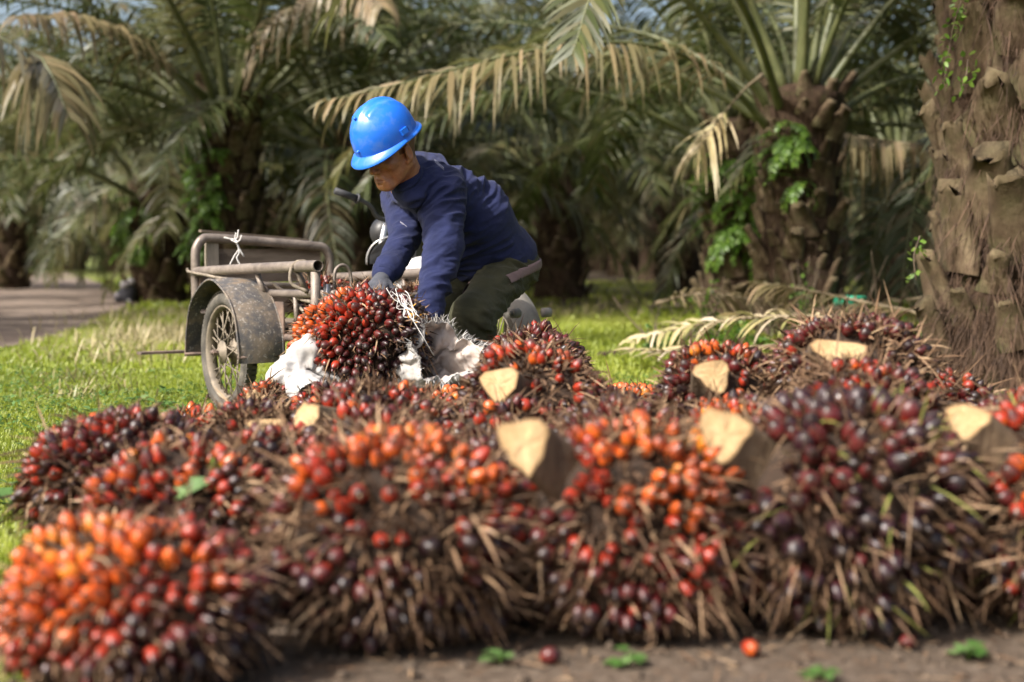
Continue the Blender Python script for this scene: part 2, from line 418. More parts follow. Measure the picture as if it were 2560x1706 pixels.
    c = t.mix(.35, t.ramp(n1, [(.3, (.36, .23, .1)), (.55, (.47, .32, .16)), (.8, (.55, .41, .24))]), t.ramp(n2, [(.3, (.26, .16, .07)), (.7, (.54, .4, .23))])); c = t.mix(t.ramp(t.attr(), [(.0, (0, 0, 0)), (1, (1, 1, 1))]), c, (.13, .07, .03)); t.principled(c, .85, 0, t.bump(n2, .003), .25)
    simple('stalk_side', (.05, .032, .018), (.19, .13, .075), 16, .9, bump=.01, bscale=60, stretch=(1, 1, .3))
mats()

# ------------------------------------------------------------------ ground and road
def axis(lo, hi, step, far_lo, far_hi, g=1.16):
    a = list(np.arange(lo, hi + 1e-6, step)); s = step; x = hi
    while x < far_hi: s *= g; x += s; a.append(x)
    s = step; x = lo; b = []
    while x > far_lo: s *= g; x -= s; b.append(x)
    return np.array(b[::-1] + a)
rng = np.random.default_rng(7)
RC = spline(np.array([[-4.6, -10], [-4.9, 4], [-5.5, 12], [-6.9, 19.5], [-9.2, 28], [-13, 40], [-20, 60]]), 90)
RCw = np.interp(RC[:, 1], [4, 12, 20, 30, 60], [1.25, 1.35, 1.6, 1.35, 1.2])
def road_d(x, y):
    """signed distance to the edge of the track (negative on it)"""
    d = np.hypot(np.asarray(x)[..., None] - RC[:, 0], np.asarray(y)[..., None] - RC[:, 1]) - RCw
    return d.min(-1)
def dirt(x, y):
    """bare soil: in front of and under the heap, below the trees"""
    a = np.clip((3.6 - y) / .7, 0, 1) * np.clip((x + 1.0) / .4, 0, 1)
    b = np.clip(1.0 - np.abs(y - 4.0) / 1.5, 0, 1) * np.clip((x + 1.0) / .3, 0, 1) * np.clip((1.7 - x) / .4, 0, 1)
    c = np.clip(1.6 - np.hypot(x - 3.0, y - 8.4) / 1.1, 0, 1)
    d = np.clip((y - 15) / 6, 0, 1) * np.clip((x + 2.5) / 3, 0, 1) * .62
    return np.clip(np.maximum.reduce([a, b, c, d]), 0, 1)
def gh(x, y):
    return .012 * np.sin(x * 3.1 + y * 1.7) * np.sin(y * 2.3 - x) + .03 * np.sin(x * .8 + 1) * np.sin(y * .6) * np.clip((y - 7) / 4, 0, 1)
gx = axis(-4, 4, .07, -320, 320); gy = axis(2.2, 9.5, .07, -60, 600)
GX, GY = np.meshgrid(gx, gy, indexing='ij')
GZ = gh(GX, GY) - .012
b = MB(); b.grid(np.stack([GX, GY, GZ], -1), att=dirt(GX, GY))
tag(b.obj('ground', 'ground'), None, None, kind='structure')
T2 = np.gradient(RC[:, :2], axis=0); T2 /= np.linalg.norm(T2, axis=1)[:, None]; N2 = np.stack([T2[:, 1], -T2[:, 0]], 1)
tt = np.linspace(-1, 1, 9)
rv = RC[:, None, :2] + N2[:, None] * (RCw[:, None] * tt)[..., None]
wob = np.sin(RC[:, 1] * 2.1)[:, None] * .12 * np.sign(tt) * (np.abs(tt) > .9)
rv = rv + N2[:, None] * wob[..., None]
rz = gh(rv[..., 0], rv[..., 1]) + .004 + .02 * (1 - np.abs(tt)) - .012 * (np.abs(np.abs(tt) - .5) < .2)
b = MB(); b.grid(np.concatenate([rv, rz[..., None]], -1)[:, ::-1])
tag(b.obj('road', 'road'), None, None, kind='structure')

# ---- grass (uncountable: one object per kind)
def in_view(x, y, m=1.7): return np.abs(x) < y * .36 + m
def blades(n, xr, yr, hgt, wid, seed, keep, lean=.6, seg=2, tone=(.1, .9), ybias=1.0):
    g = np.random.default_rng(seed)
    y = yr[0] + (yr[1] - yr[0]) * g.random(n) ** ybias; x = xr[0] + (xr[1] - xr[0]) * g.random(n)
    k = in_view(x, y) & keep(x, y, g); x, y = x[k], y[k]; n = len(x)
    cl = .5 + .5 * np.sin(x * 5.3 + np.sin(y * 4.1) * 2) * np.sin(y * 3.7 + np.sin(x * 3)); cl2 = .5 + .5 * np.sin(x * 1.1 + y * .7 + 2)
    h = hgt[0] + (hgt[1] - hgt[0]) * g.random(n) * (.35 + .65 * cl); a = g.random(n) * 2 * PI
    l = lean * g.random(n); dx, dy = np.cos(a) * l, np.sin(a) * l
    s = wid * (.6 + .8 * g.random(n)); wx, wy = -np.sin(a) * s, np.cos(a) * s
    z = gh(x, y) - .012
    base = np.stack([x, y, z], 1); wv = np.stack([wx, wy, 0 * wx], 1)
    mid = base + np.stack([dx * h * .4, dy * h * .4, h * .6], 1); tip = base + np.stack([dx * h * 1.1, dy * h * 1.1, h * (1 - .35 * l)], 1)
    V = np.stack([base - wv, base + wv, mid + wv * .8, mid - wv * .8, tip], 1)
    i = np.arange(n)[:, None] * 5
    tn = np.clip(tone[0] + (tone[1] - tone[0]) * (.55 * g.random(n) + .45 * cl2), 0, 1)
    return V.reshape(-1, 3), [i + np.array([[0, 1, 2, 3]]), i + np.array([[3, 2, 4]])], np.repeat(tn, 5)
def lawn(x, y, g):
    return (road_d(x, y) > -.1 + .3 * g.random(len(x))) & (dirt(x, y) + .5 * (g.random(len(x)) - .5) < .5)
b = MB()
for args in ((330000, (-5.0, 5.0), (2.2, 9), (.018, .055), .0028, 2, lawn, .8, 2, (.1, .85), .8),
             (150000, (-7.6, 7.6), (8.5, 17), (.03, .085), .006, 3, lawn, .7),
             (70000, (-15, 15), (16, 42), (.05, .14), .016, 4, lawn, .7)):
    V, F, tn = blades(*args); b.add(V, F, att=tn)
tag(b.obj('grass', 'grass_blade'), 'short bright green grass covering the clearing beside the track', 'grass', kind='stuff')
def clover(n, xr, yr, sz, seed):
    g = np.random.default_rng(seed); y = yr[0] + (yr[1] - yr[0]) * g.random(n); x = xr[0] + (xr[1] - xr[0]) * g.random(n)
    k = in_view(x, y) & lawn(x, y, g) & (np.sin(x * 2.7 + 1) * np.sin(y * 2.1) > -.35); x, y = x[k], y[k]; n = len(x)
    s = sz * (.5 + g.random(n)); a = g.random(n) * 2 * PI; z = gh(x, y) + .006 + .03 * g.random(n)
    c = np.stack([x, y, z], 1); u = np.stack([np.cos(a) * s, np.sin(a) * s, (g.random(n) - .4) * s], 1); v = np.stack([-np.sin(a) * s, np.cos(a) * s, (g.random(n) - .5) * s], 1) * .55
    V = np.stack([c - u, c - v, c + u, c + v], 1); i = np.arange(n)[:, None] * 4
    return V.reshape(-1, 3), [i + np.array([[0, 1, 2, 3]])], np.repeat(.15 + .7 * g.random(n), 4)
b = MB(); V, F, tn = clover(44000, (-5, 4.4), (2.3, 9), .011, 11); b.add(V, F, att=tn)
tag(b.obj('ground_cover', 'weed'), 'small round leaved creeping plants growing among the short grass', 'ground cover', kind='stuff')

# ------------------------------------------------------------------ oil palms
def leaf_strips(b, base, d0, wv, L, droop, wid, tone, mat=0, seg=4, twist=None):
    """vectorised drooping leaflets; all inputs per leaflet"""
    n = len(base); us = np.linspace(0, 1, seg + 1); prof = np.interp(us, [0, .15, .5, .8, 1], [.45, 1, .95, .6, .04])
    V = np.zeros((n, seg + 1, 2, 3))
    for k, u in enumerate(us):
        c = base + d0 * (L * u)[:, None]; c = c + A(0, 0, -1) * (droop * L * u ** 2)[:, None] - d0 * (droop * L * .25 * u ** 3)[:, None]
        w = wv * (wid * prof[k])[:, None]
        V[:, k, 0] = c - w; V[:, k, 1] = c + w
    i = np.arange(n)[:, None] * (2 * seg + 2)
    F = np.concatenate([i + np.array([[2 * k, 2 * k + 1, 2 * k + 3, 2 * k + 2]]) for k in range(seg)])
    b.add(V.reshape(-1, 3), F, mat, True, np.repeat(tone, 2 * seg + 2))
def frond_geo(b, P, seed, nleaf=62, lmax=.62, wid=.021, droop=.35, start=.2, rr=.035, mrach=0, mleaf=1, seg=4, tone=(.1, .7), vary=.45, split=None, fold=.25):
    g = np.random.default_rng(seed); P = np.asarray(P, float)
    m = len(P); s = np.linspace(0, 1, m)
    rad = np.interp(s, [0, .08, .3, 1], [rr * 1.7, rr * 1.1, rr * .75, rr * .15])
    if split is None: b.tube(P, rad, 6, mrach, att=.3)
    T = np.gradient(P, axis=0); T /= np.linalg.norm(T, axis=1)[:, None]
    out = []
    for side in (-1, 1):
        q = np.clip(start + (1 - start) * (np.arange(nleaf) + .5 * g.random(nleaf)) / nleaf, 0, 1)
        p = np.stack([np.interp(q, s, P[:, k]) for k in range(3)], 1); t = np.stack([np.interp(q, s, T[:, k]) for k in range(3)], 1)
        t /= np.linalg.norm(t, axis=1)[:, None]
        S = np.cross(t, A(0, 0, 1)); bad = np.linalg.norm(S, axis=1) < .2; S[bad] = np.cross(t[bad], A(1, 0, 0)); S /= np.linalg.norm(S, axis=1)[:, None]
        N = np.cross(S, t); v = (q - start) / (1 - start)
        L = lmax * (.3 + .7 * np.sin(PI * np.clip(v, 0, 1) ** .75) ** .8) * (.85 + .3 * g.random(nleaf))
        up = fold + vary * (g.random(nleaf) - .5) * 2
        fw = .35 + .55 * v + .15 * g.random(nleaf)
        d0 = S * side + N * up[:, None] + t * fw[:, None]; d0 /= np.linalg.norm(d0, axis=1)[:, None]
        wv = t - d0 * np.sum(t * d0, 1)[:, None]; wv /= np.linalg.norm(wv, axis=1)[:, None]
        wv = wv + N * ((g.random(nleaf) - .5) * .8)[:, None]
        tn = tone[0] + (tone[1] - tone[0]) * g.random(nleaf) ** 1.5
        a = (p, d0, wv, L, droop * (.6 + .8 * g.random(nleaf)), wid * (.7 + .5 * g.random(nleaf)), tn)
        if split is None: leaf_strips(b, *a, mat=mleaf, seg=seg)
        else: out.append(a)
    return out
def arc(e0, D, L=4.4, n=22, sway=0.0, pw=1.25):
    s = np.linspace(0, 1, n); ang = R(e0) - R(D) * s ** pw; ds = L / (n - 1)
    x = np.concatenate([[0], np.cumsum(np.cos(ang[:-1]) * ds)]); z = np.concatenate([[0], np.cumsum(np.sin(ang[:-1]) * ds)])
    return np.stack([x, sway * s ** 2, z], 1)
FR = {}
for ci, (e0, D) in enumerate(((82, 55), (66, 75), (48, 85), (30, 90), (8, 80), (-25, 55))):
    FR[ci] = []
    for k in range(3):
        b = MB(); frond_geo(b, arc(e0 + 5 * (k - 1), D + 9 * (k - 1), 4.3 + .25 * k, sway=(k - 1) * .5), 100 + ci * 10 + k, droop=.28 + .06 * ci, tone=(.05, .55 + .06 * ci))
        FR[ci].append(b.mesh('frond', ['rachis', 'leaflet'] if ci < 5 else ['dead_rachis', 'dead_leaflet']))
def stub(b, w=.085, h=.24, out=.085, seed=0, mat=0):
    """a cut leaf base: grows up along the trunk (z) and away from it (x)"""
    g = np.random.default_rng(seed); lv = np.array([-.02, .3, .62, .9, 1.0])
    ws = w * np.array([1.25, 1.1, .85, .66, .55]) * (.9 + .2 * g.random(5)); th = w * np.array([.3, .5, .55, .5, .38])
    ox = out * np.array([0, .12, .42, .82, 1.0]); a = np.array([-PI / 2, -.9, -.3, .3, .9, PI / 2, 2.2, -2.2])
    V = np.zeros((5, 8, 3)); cut = (g.random() - .5) * .5
    for i in range(5):
        V[i, :, 0] = ox[i] + th[i] * np.cos(a); V[i, :, 1] = ws[i] * np.sin(a) * (.8 + .4 * g.random(8))
        V[i, :, 2] = lv[i] * h + (cut * V[i, :, 1] + h * .22 * (g.random(8) - .6) if i == 4 else 0) + (th[i] * np.cos(a) * -.4 if i == 4 else 0)
    n = 8; ii, jj = np.meshgrid(np.arange(4), np.arange(n), indexing='ij'); kk = (jj + 1) % n
    Q = np.stack([ii * n + jj, ii * n + kk, (ii + 1) * n + kk, (ii + 1) * n + jj], -1).reshape(-1, 4)
    b.add(V.reshape(-1, 3), [Q, np.arange(32, 40)[None, :]], mat, True); return b
STUB = []
for k in range(6):
    b = MB(); stub(b, seed=k); STUB.append(b.mesh('leaf_base', ['leaf_base']))
def trunk_geo(b, h, r, seed, flare=1.25, n=18):
    z = np.linspace(-.05, h, 26); ang = np.arange(n) * 2 * PI / n
    rr = r * (1 + (flare - 1) * np.exp(-z / .35) + .12 * np.clip((z - h + .7) / .7, 0, 1))
    rr[-1] *= .55
    V = np.stack([rr[:, None] * np.cos(ang), rr[:, None] * np.sin(ang), np.repeat(z[:, None], n, 1)], -1)
    d = nz(V.reshape(-1, 3), 5, seed).reshape(26, n); V[..., :2] *= (1 + .16 * d)[..., None]
    b.grid(V, wrap=True); b.add(V[-1], np.arange(n)[None, :])
def stub_spots(h, r, seed, z0=.05, dz=.035, flare=1.25):
    g = np.random.default_rng(seed); z = z0; i = 0; o = []
    while z < h - .05:
        rad = r * (1 + (flare - 1) * math.exp(-z / .35)) * .98
        o.append((rad, i * 2.39996 + .3 * (g.random() - .5), z, .6 + .8 * g.random() ** 1.3, g.integers(6))); i += 1; z += dz
    return o
def palm(label, loc, h, r, seed, nf=30, dz=.035, fl=1.0, hero=False, skip=lambda a, e: False, name='oil_palm', group=None, ssc=1.0, twist=0.0, emax=4.1):
    """oil palm: trunk (> leaf_base), fronds"""
    g = np.random.default_rng(seed)
    t = thing(name, label, 'palm tree', loc, group, world=False)
    b = MB(); trunk_geo(b, h, r, seed)
    spots = stub_spots(h, r, seed, dz=dz)
    if not hero:
        for rad, a, z, s, k in spots:
            c = MB(); stub(c, .085 * s * ssc, .24 * s * ssc, .12 * s, int(k)); V = c.V[0]; ca, sa = math.cos(a), math.sin(a)
            b.add(np.stack([(V[:, 0] + rad) * ca - V[:, 1] * sa, (V[:, 0] + rad) * sa + V[:, 1] * ca, V[:, 2] + z], 1), [f for f, _, _ in c.P], 1)
    tr = b.obj('trunk', ['bark', 'leaf_base'], t)
    if hero:
        for rad, a, z, s, k in spots:
            o = bpy.data.objects.new('leaf_base', STUB[k]); put(o, tr)
            o.location = (rad * math.cos(a), rad * math.sin(a), z); o.rotation_euler = ((g.random() - .5) * .5, (g.random() - .5) * .4, a + (g.random() - .5) * .5); o.scale = (s * ssc, s * ssc, s * ssc)
    for i in range(nf):
        q = (i + .5) / nf; e = emax * q ** .85; a = i * 2.39996 + seed + twist
        if skip(a, e): continue
        ci = min(5, max(0, int(round(e + .5 * (g.random() - .5)))))
        if ci == 5 and g.random() < .35: continue
        o = bpy.data.objects.new('frond', FR[ci][g.integers(3)]); put(o, t)
        rad = .1 + .22 * q; o.location = (rad * math.cos(a), rad * math.sin(a), h - .05 - .35 * q)
        o.rotation_euler = ((g.random() - .5) * .35, (g.random() - .5) * .12, a); s = fl * (.9 + .2 * g.random()); o.scale = (s, s, s)
    return t
def P3(px, Y): return (float((px - 1280) / FPX * Y), float(Y), 0.0)

T1 = palm('thick near oil palm trunk wrapped in shaggy brown fibres and broken leaf bases', (3.02, 8.35, 0), 4.6, .46, 3, nf=30, dz=.024, hero=True, ssc=1.5)
T2 = palm('stout oil palm behind the heap of cut fronds with broad spreading crown', P3(1996, 13.6), 2.35, .35, 12, nf=28, dz=.024, hero=True, fl=1.0, emax=3.1, skip=lambda a, e: e > 1.5 and math.sin(a) < -.35)
T3 = palm('fern covered oil palm standing just behind the stout palm', P3(1850, 16.4), 2.3, .38, 25, nf=26, dz=.03, hero=True, emax=3.0, skip=lambda a, e: e > 1.0 and math.sin(a) < -.3)
T4 = palm('tall oil palm behind the cart with green ferns down one side', P3(577, 18.3), 2.75, .36, 31, nf=30, dz=.03, hero=True, fl=1.05, emax=2.8)
T5 = palm('low oil palm at the edge of the track beside a dark bundle', P3(398, 22.6), 1.95, .38, 47, nf=28, dz=.03, hero=True, emax=3.0)
mid = [(20, 31.5, 2.3, .40), (880, 20.5, 2.4, .34), (1400, 23.5, 2.3, .36), (1700, 27, 2.4, .36), (2240, 22, 2.2, .36), (790, 29, 2.7, .36), (1130, 27.5, 2.6, .36), (2480, 17.5, 2.6, .4), (1270, 33, 2.9, .36), (620, 27, 2.6, .36)]
for i, (px, Y, h, r) in enumerate(mid):
    lab = {0: 'shaded oil palm on the far verge of the track', 1: 'shaded oil palm standing behind the motorbike handlebar', 2: 'shaded oil palm on the dim grass beyond the worker', 3: 'shaded oil palm behind the palm with ferns and the stout palm', 4: 'shaded oil palm between the stout palm and the shaggy trunk'}.get(i)
    palm(lab or 'oil palm standing in deep shade among the rows behind the clearing', P3(px, Y), h, r, 60 + i * 7, nf=30, dz=.045, group='oil palms in the shade behind the clearing')
SIDE = []
for i, (x, y, h) in enumerate(((-9.6, 13.3, 3.2), (-17.5, 3.0, 3.6), (7.2, 11.0, 3.4), (-13.6, 21.4, 2.6), (8.5, 4.0, 3.6))):
    SIDE.append(palm('oil palm standing beside the clearing' if i else 'oil palm beside the track with an old frond drooping over the road', (x, y, 0), h, .38, 200 + i * 5, nf=30, dz=.06, group='oil palms around the clearing'))

# ---- far rows: trunk and crown share a few meshes
FARM = []
for k in range(4):
    b = MB(); g = np.random.default_rng(500 + k); h = (2.9, 3.6, 4.3, 3.3)[k]
    tb = MB(); trunk_geo(tb, h, .36, k, n=12)
    for rad, a, z, s, q in stub_spots(h, .36, k, dz=.09):
        c = MB(); stub(c, .1 * s, .26 * s, .13 * s, int(q)); V = c.V[0]; ca, sa = math.cos(a), math.sin(a)
        tb.add(np.stack([(V[:, 0] + rad) * ca - V[:, 1] * sa, (V[:, 0] + rad) * sa + V[:, 1] * ca, V[:, 2] + z], 1), [f for f, _, _ in c.P], 1)
    for i in range(30):
        q = (i + .5) / 30; e0 = 82 - 100 * q; a = i * 2.39996 + k
        P = arc(e0, 70 + 20 * g.random(), 4.2 + .6 * g.random(), 12); ca, sa = math.cos(a), math.sin(a)
        P = np.stack([P[:, 0] * ca, P[:, 0] * sa, P[:, 2] + h - .3 * q], 1)
        frond_geo(b, P, 700 + k * 40 + i, nleaf=34, wid=.034, seg=2, droop=.4, tone=(.05, .8))
    FARM.append((tb.mesh('trunk', ['bark', 'leaf_base']), b.mesh('crown', ['rachis', 'leaflet'])))
g = np.random.default_rng(99); nfar = 0
for row in range(9):
    y = 33 + row * 6.8
    for j in range(-10, 11):
        x = j * 7.6 + (3.8 if row % 2 else 0) + (g.random() - .5) * 1.2; yy = y + (g.random() - .5) * 1.5
        if abs(x) > yy * .40 + 3 or road_d(np.array([x]), np.array([yy]))[0] < .7: continue
        if row == 0 and abs(x / yy * FPX + 1280 - 1590) < 130: continue
        k = int(g.integers(4)); s = 1.0 + .3 * g.random() + .01 * (yy - 33)
        t = thing('oil_palm', 'distant oil palm in the dim rows of the plantation', 'palm tree', (x, yy, 0), 'distant oil palms', world=False)
        t.rotation_euler = (0, 0, g.random() * 6.28); t.scale = (s, s, s)
        put(bpy.data.objects.new('trunk', FARM[k][0]), t); put(bpy.data.objects.new('crown', FARM[k][1]), t)

# ---- separately laid fronds: each leaflet a piece of its own
def hero_frond(parent, P, seed, mats_, name='frond', **kw):
    b = MB(); m = len(P); s = np.linspace(0, 1, m); rr = kw.get('rr', .035)
    b.tube(P, np.interp(s, [0, .08, .3, 1], [rr * 1.7, rr * 1.1, rr * .75, rr * .15]), 8, 0)
    fo = bpy.data.objects.new(name, b.mesh(name, [mats_[0]])); COL.objects.link(fo)
    if parent is not None:
        fo.parent = parent; fo.matrix_parent_inverse = Matrix.Translation(-Vector(parent.location))
    for a in frond_geo(MB(), P, seed, split=True, **kw):
        for i in range(len(a[0])):
            lb = MB(); leaf_strips(lb, *[x[i:i + 1] for x in a], mat=0, seg=5)
            o = bpy.data.objects.new('leaflet', lb.mesh('leaflet', [mats_[1]])); COL.objects.link(o); o.parent = fo
    return fo
# the long ageing frond arching from the stout palm towards the worker
hero_frond(T2, spline([at(1930, 330, 13.5), at(1800, 190, 13.1), at(1640, 118, 12.6), at(1440, 110, 12.1), at(1230, 150, 11.6), at(1010, 208, 11.2), at(800, 256, 10.9)], 34), 5, ('rachis', 'dead_leaflet'), nleaf=58, lmax=.66, wid=.021, droop=.7, vary=.55, start=.16, rr=.03, fold=.1, tone=(0, .8))
# a green frond hanging in from above, closer to the camera
hero_frond(T2, spline([at(1960, 300, 13.5), at(1880, 60, 12.6), at(1760, -120, 11.6), at(1610, -170, 10.7), at(1500, -60, 10.0), at(1430, 140, 9.7)], 30), 8, ('rachis', 'leaflet'), nleaf=60, lmax=.6, wid=.02, droop=.3, vary=.3, start=.25)
# broken frond hanging down beside the stout palm
hero_frond(T2, spline([at(1905, 190, 13.3), at(1860, 225, 13.0), at(1790, 310, 12.8), at(1738, 385, 12.7)], 16), 9, ('dead_rachis', 'straw_leaflet'), nleaf=14, lmax=.5, wid=.017, droop=.6, start=.55, rr=.016, tone=(.1, .6))
# drooping old frond behind the stout palm
hero_frond(T3, spline([at(1870, 330, 16.4), at(2010, 320, 15.8), at(2160, 345, 15.2), at(2330, 365, 14.6)], 20), 13, ('dead_rachis', 'dead_leaflet'), nleaf=44, lmax=.6, wid=.022, droop=1.1, vary=.2, start=.15, tone=(.2, 1))
# old frond of the palm beside the track drooping in over the road
hero_frond(SIDE[0], spline([(-9.5, 13.3, 3.1), (-8.3, 13.2, 3.75), (-6.6, 13.0, 3.7), at(30, 110, 12.8), at(115, 165, 12.6), at(170, 290, 12.4)], 26), 17, ('rachis', 'dead_leaflet'), nleaf=54, lmax=.75, wid=.026, droop=.8, vary=.3, start=.3, tone=(.0, .7))
# two brown fronds of the tall palm
hero_frond(T4, spline([at(600, 260, 18.2), at(660, 120, 17.6), at(760, 20, 16.8), at(880, -40, 16), at(960, 20, 15.2)], 22), 14, ('dead_rachis', 'dead_leaflet'), nleaf=50, lmax=.75, wid=.03, droop=.9, vary=.25, start=.2, tone=(.3, 1))
hero_frond(T4, spline([at(560, 270, 18.2), at(420, 170, 17.4), at(300, 90, 16.6), at(170, 40, 15.6), at(40, 40, 14.6)], 22), 15, ('rachis', 'dead_leaflet'), nleaf=50, lmax=.7, wid=.026, droop=.8, vary=.25, start=.25, tone=(.1, 1))

# ------------------------------------------------------------------ ferns, vines, weeds, cut fronds
FERN = []
for k in range(3):
    b = MB(); frond_geo(b, arc(35 - 15 * k, 95 + 10 * k, .42, 9), 40 + k, nleaf=11, lmax=.085, wid=.012, droop=.35, start=.15, rr=.003, mrach=0, mleaf=0, seg=2, tone=(.1, .9), vary=.15)
    FERN.append(b.mesh('fern_leaf', ['fern']))
def fern(label, group, p, az, seed, n=9, s=1.0):
    g = np.random.default_rng(seed); t = thing('fern', label, 'fern', tuple(p), group, world=False); t.rotation_euler = (0, 0, az)
    for i in range(n):
        o = bpy.data.objects.new('fern_leaf', FERN[g.integers(3)]); put(o, t)
        o.rotation_euler = ((g.random() - .5) * .5, (g.random() - .3) * .7, (g.random() - .5) * 2.6); q = s * (.7 + .6 * g.random()); o.scale = (q, q, q)
        o.location = (0, (g.random() - .5) * .12, (g.random() - .5) * .15)
def on_trunk(T, r, az, z):
    return (T.location[0] + r * math.cos(az), T.location[1] + r * math.sin(az), z)
g = np.random.default_rng(5)
for i in range(17):
    az = -PI * .5 - .15 - 1.15 * g.random(); z = .75 + 1.85 * (i + .5) / 17
    fern('bright green fern hanging from the trunk of the tall palm behind the cart', 'ferns on the tall palm', on_trunk(T4, .36, az, z), az, 300 + i, 8, .9)
for i in range(5):
    az = -PI * .5 - .7 + .6 * g.random(); z = 1.25 + .75 * g.random()
    fern('green fern growing on the trunk of the stout palm', 'ferns on the stout palm', on_trunk(T2, .36, az, z), az, 340 + i, 8, .85)
for i in range(13):
    az = -PI * .5 - .9 + 1.1 * g.random(); z = .8 + 1.2 * g.random()
    fern('green fern growing on the palm behind the stout one', 'ferns on the palm behind', on_trunk(T3, .4, az, z), az, 360 + i, 8, .95)
for i in range(6):
    az = -PI * .5 - 1.1 * g.random(); z = .7 + 1.0 * g.random()
    fern('green fern hanging from the low palm at the edge of the track', 'ferns on the low palm', on_trunk(T5, .4, az, z), az, 380 + i, 8, 1.1)
# shaggy fibres of the near palm
b = MB(); g = np.random.default_rng(8); n = 8000
az = -PI / 2 + (g.random(n) - .5) * 3.4; z = .1 + 2.5 * g.random(n); az = az + .12 * np.sin(z * 9 + az * 5); rad = .47 * (1 + .25 * np.exp(-z / .35)) + .0 + .09 * g.random(n) ** 2
base = np.stack([rad * np.cos(az), rad * np.sin(az), z], 1); d = np.stack([np.cos(az) * .25 + (g.random(n) - .5) * .8, np.sin(az) * .25 + (g.random(n) - .5) * .8, -.2 - g.random(n)], 1); d /= np.linalg.norm(d, axis=1)[:, None]
wv = np.stack([-np.sin(az), np.cos(az), (g.random(n) - .5)], 1)
leaf_strips(b, base, d, wv, .05 + .3 * g.random(n) ** 3, .3 * g.random(n), .0012 + .004 * g.random(n) ** 3, g.random(n), seg=3)
o = b.obj('fibres', 'fibre', T1); o['kind'] = 'stuff'
# vine with small yellow green leaves on the near palm
def vine(label, group, pts, n, seed, size=.022):
    g = np.random.default_rng(seed); P = spline(pts, 14); t = thing('vine', label, 'vine', tuple(P[0]), group)
    b = MB(); b.tube(P, .003, 5); b.obj('stem', 'twig', t)
    b = MB(); k = g.integers(0, 14, n); base = P[k] + (g.random((n, 3)) - .5) * .09
    d = g.random((n, 3)) - .5; d /= np.linalg.norm(d, axis=1)[:, None]; wv = np.cross(d, g.random((n, 3)) - .5); wv /= np.linalg.norm(wv, axis=1)[:, None]
    leaf_strips(b, base, d, wv, size * (1.2 + g.random(n)), .2 + 0 * d[:, 0], size * (.4 + .3 * g.random(n)), .3 + .7 * g.random(n), seg=3)
    o = b.obj('leaves', 'fern', t); o['kind'] = 'stuff'
vine('yellow green creeper with small leaves near the top of the shaggy palm trunk', None, [at(2420, -40, 7.95), at(2390, 40, 7.9), at(2375, 110, 7.9), at(2360, 210, 7.92)], 70, 1)
vine('thin creeper with few yellow leaves on the side of the shaggy palm trunk', None, [at(2300, 590, 7.95), at(2285, 640, 7.9), at(2290, 700, 7.9)], 26, 2)
vine('small green seedling sprouting on the middle of the shaggy palm trunk', None, [at(2420, 150, 7.85), at(2415, 190, 7.8), at(2400, 230, 7.82)], 24, 3)

# broad leaved weeds
def weed(label, p, n, L, seed, group=None, up=.7, wr=.34):
    g = np.random.default_rng(seed); t = thing('weed', label, 'weed', tuple(p), group)
    b = MB(); b.tube([p, A(*p) + A(.005, 0, L * .35)], .003, 5); b.obj('stem', 'fern', t)
    for i in range(n):
        a = i * 2.4 + seed; b = MB(); q = A(*p) + A(0, 0, L * (.1 + .35 * g.random()))
        d = nrm([math.cos(a), math.sin(a), up * (.4 + g.random())]); wv = nrm(np.cross(d, A(0, 0, 1))); l = L * (.6 + .5 * g.random())
        us = np.linspace(0, 1, 6); pr = np.array([.08, .06, .85, 1, .65, .02]) * wr * l
        V = np.zeros((6, 3, 3))
        for k, u in enumerate(us):
            c = q + d * l * u + A(0, 0, -.35 * l * u * u); V[k] = [c - wv * pr[k] + A(0, 0, .12 * pr[k]), c - A(0, 0, .12 * pr[k]), c + wv * pr[k] + A(0, 0, .12 * pr[k])]
        b.grid(V, att=.2 + .7 * g.random()); b.obj('leaf', 'weed', t)
def G(px, py): p = gnd(px, py); return A(p[0], p[1], gh(p[0], p[1]) - .01)
weed('dark green heart leaved weed in the grass beside the cart wheel', G(352, 1010), 5, .10, 1)
weed('pale green round leaved weed standing close to the cart wheel', G(412, 1022), 6, .095, 2)
weed('single upright broad leaf weed between the grass and the spiky dark bunch', G(185, 1075), 3, .09, 3, up=1.6)
weed('leafy weed at the edge of the bare soil beside the heap', G(30, 1290), 7, .13, 4)
weed('pale leafy weed growing under the orange bunch at the end of the heap', G(20, 1590), 8, .10, 5)
weed('low leafy weed on the bare soil in front of the heap', G(1570, 1660), 8, .05, 6, 'weeds in front of the heap', .4)
weed('low leafy weed on the bare soil in front of the heap', G(2420, 1625), 9, .055, 7, 'weeds in front of the heap', .4)
weed('low leafy weed on the bare soil in front of the heap', G(2050, 1690), 9, .045, 8, 'weeds in front of the heap', .4)
weed('low leafy weed on the bare soil in front of the heap', G(1250, 1650), 7, .045, 9, 'weeds in front of the heap', .4)
g = np.random.default_rng(77)
for i in range(22):
    px, py = -60 + 620 * g.random(), 900 + 420 * g.random() ** 1.3
    weed('small ragged weed scattered in the sunny grass', G(px, py), int(5 + 4 * g.random()), .05 + .04 * g.random(), 100 + i, 'weeds in the sunny grass', .9, .2)
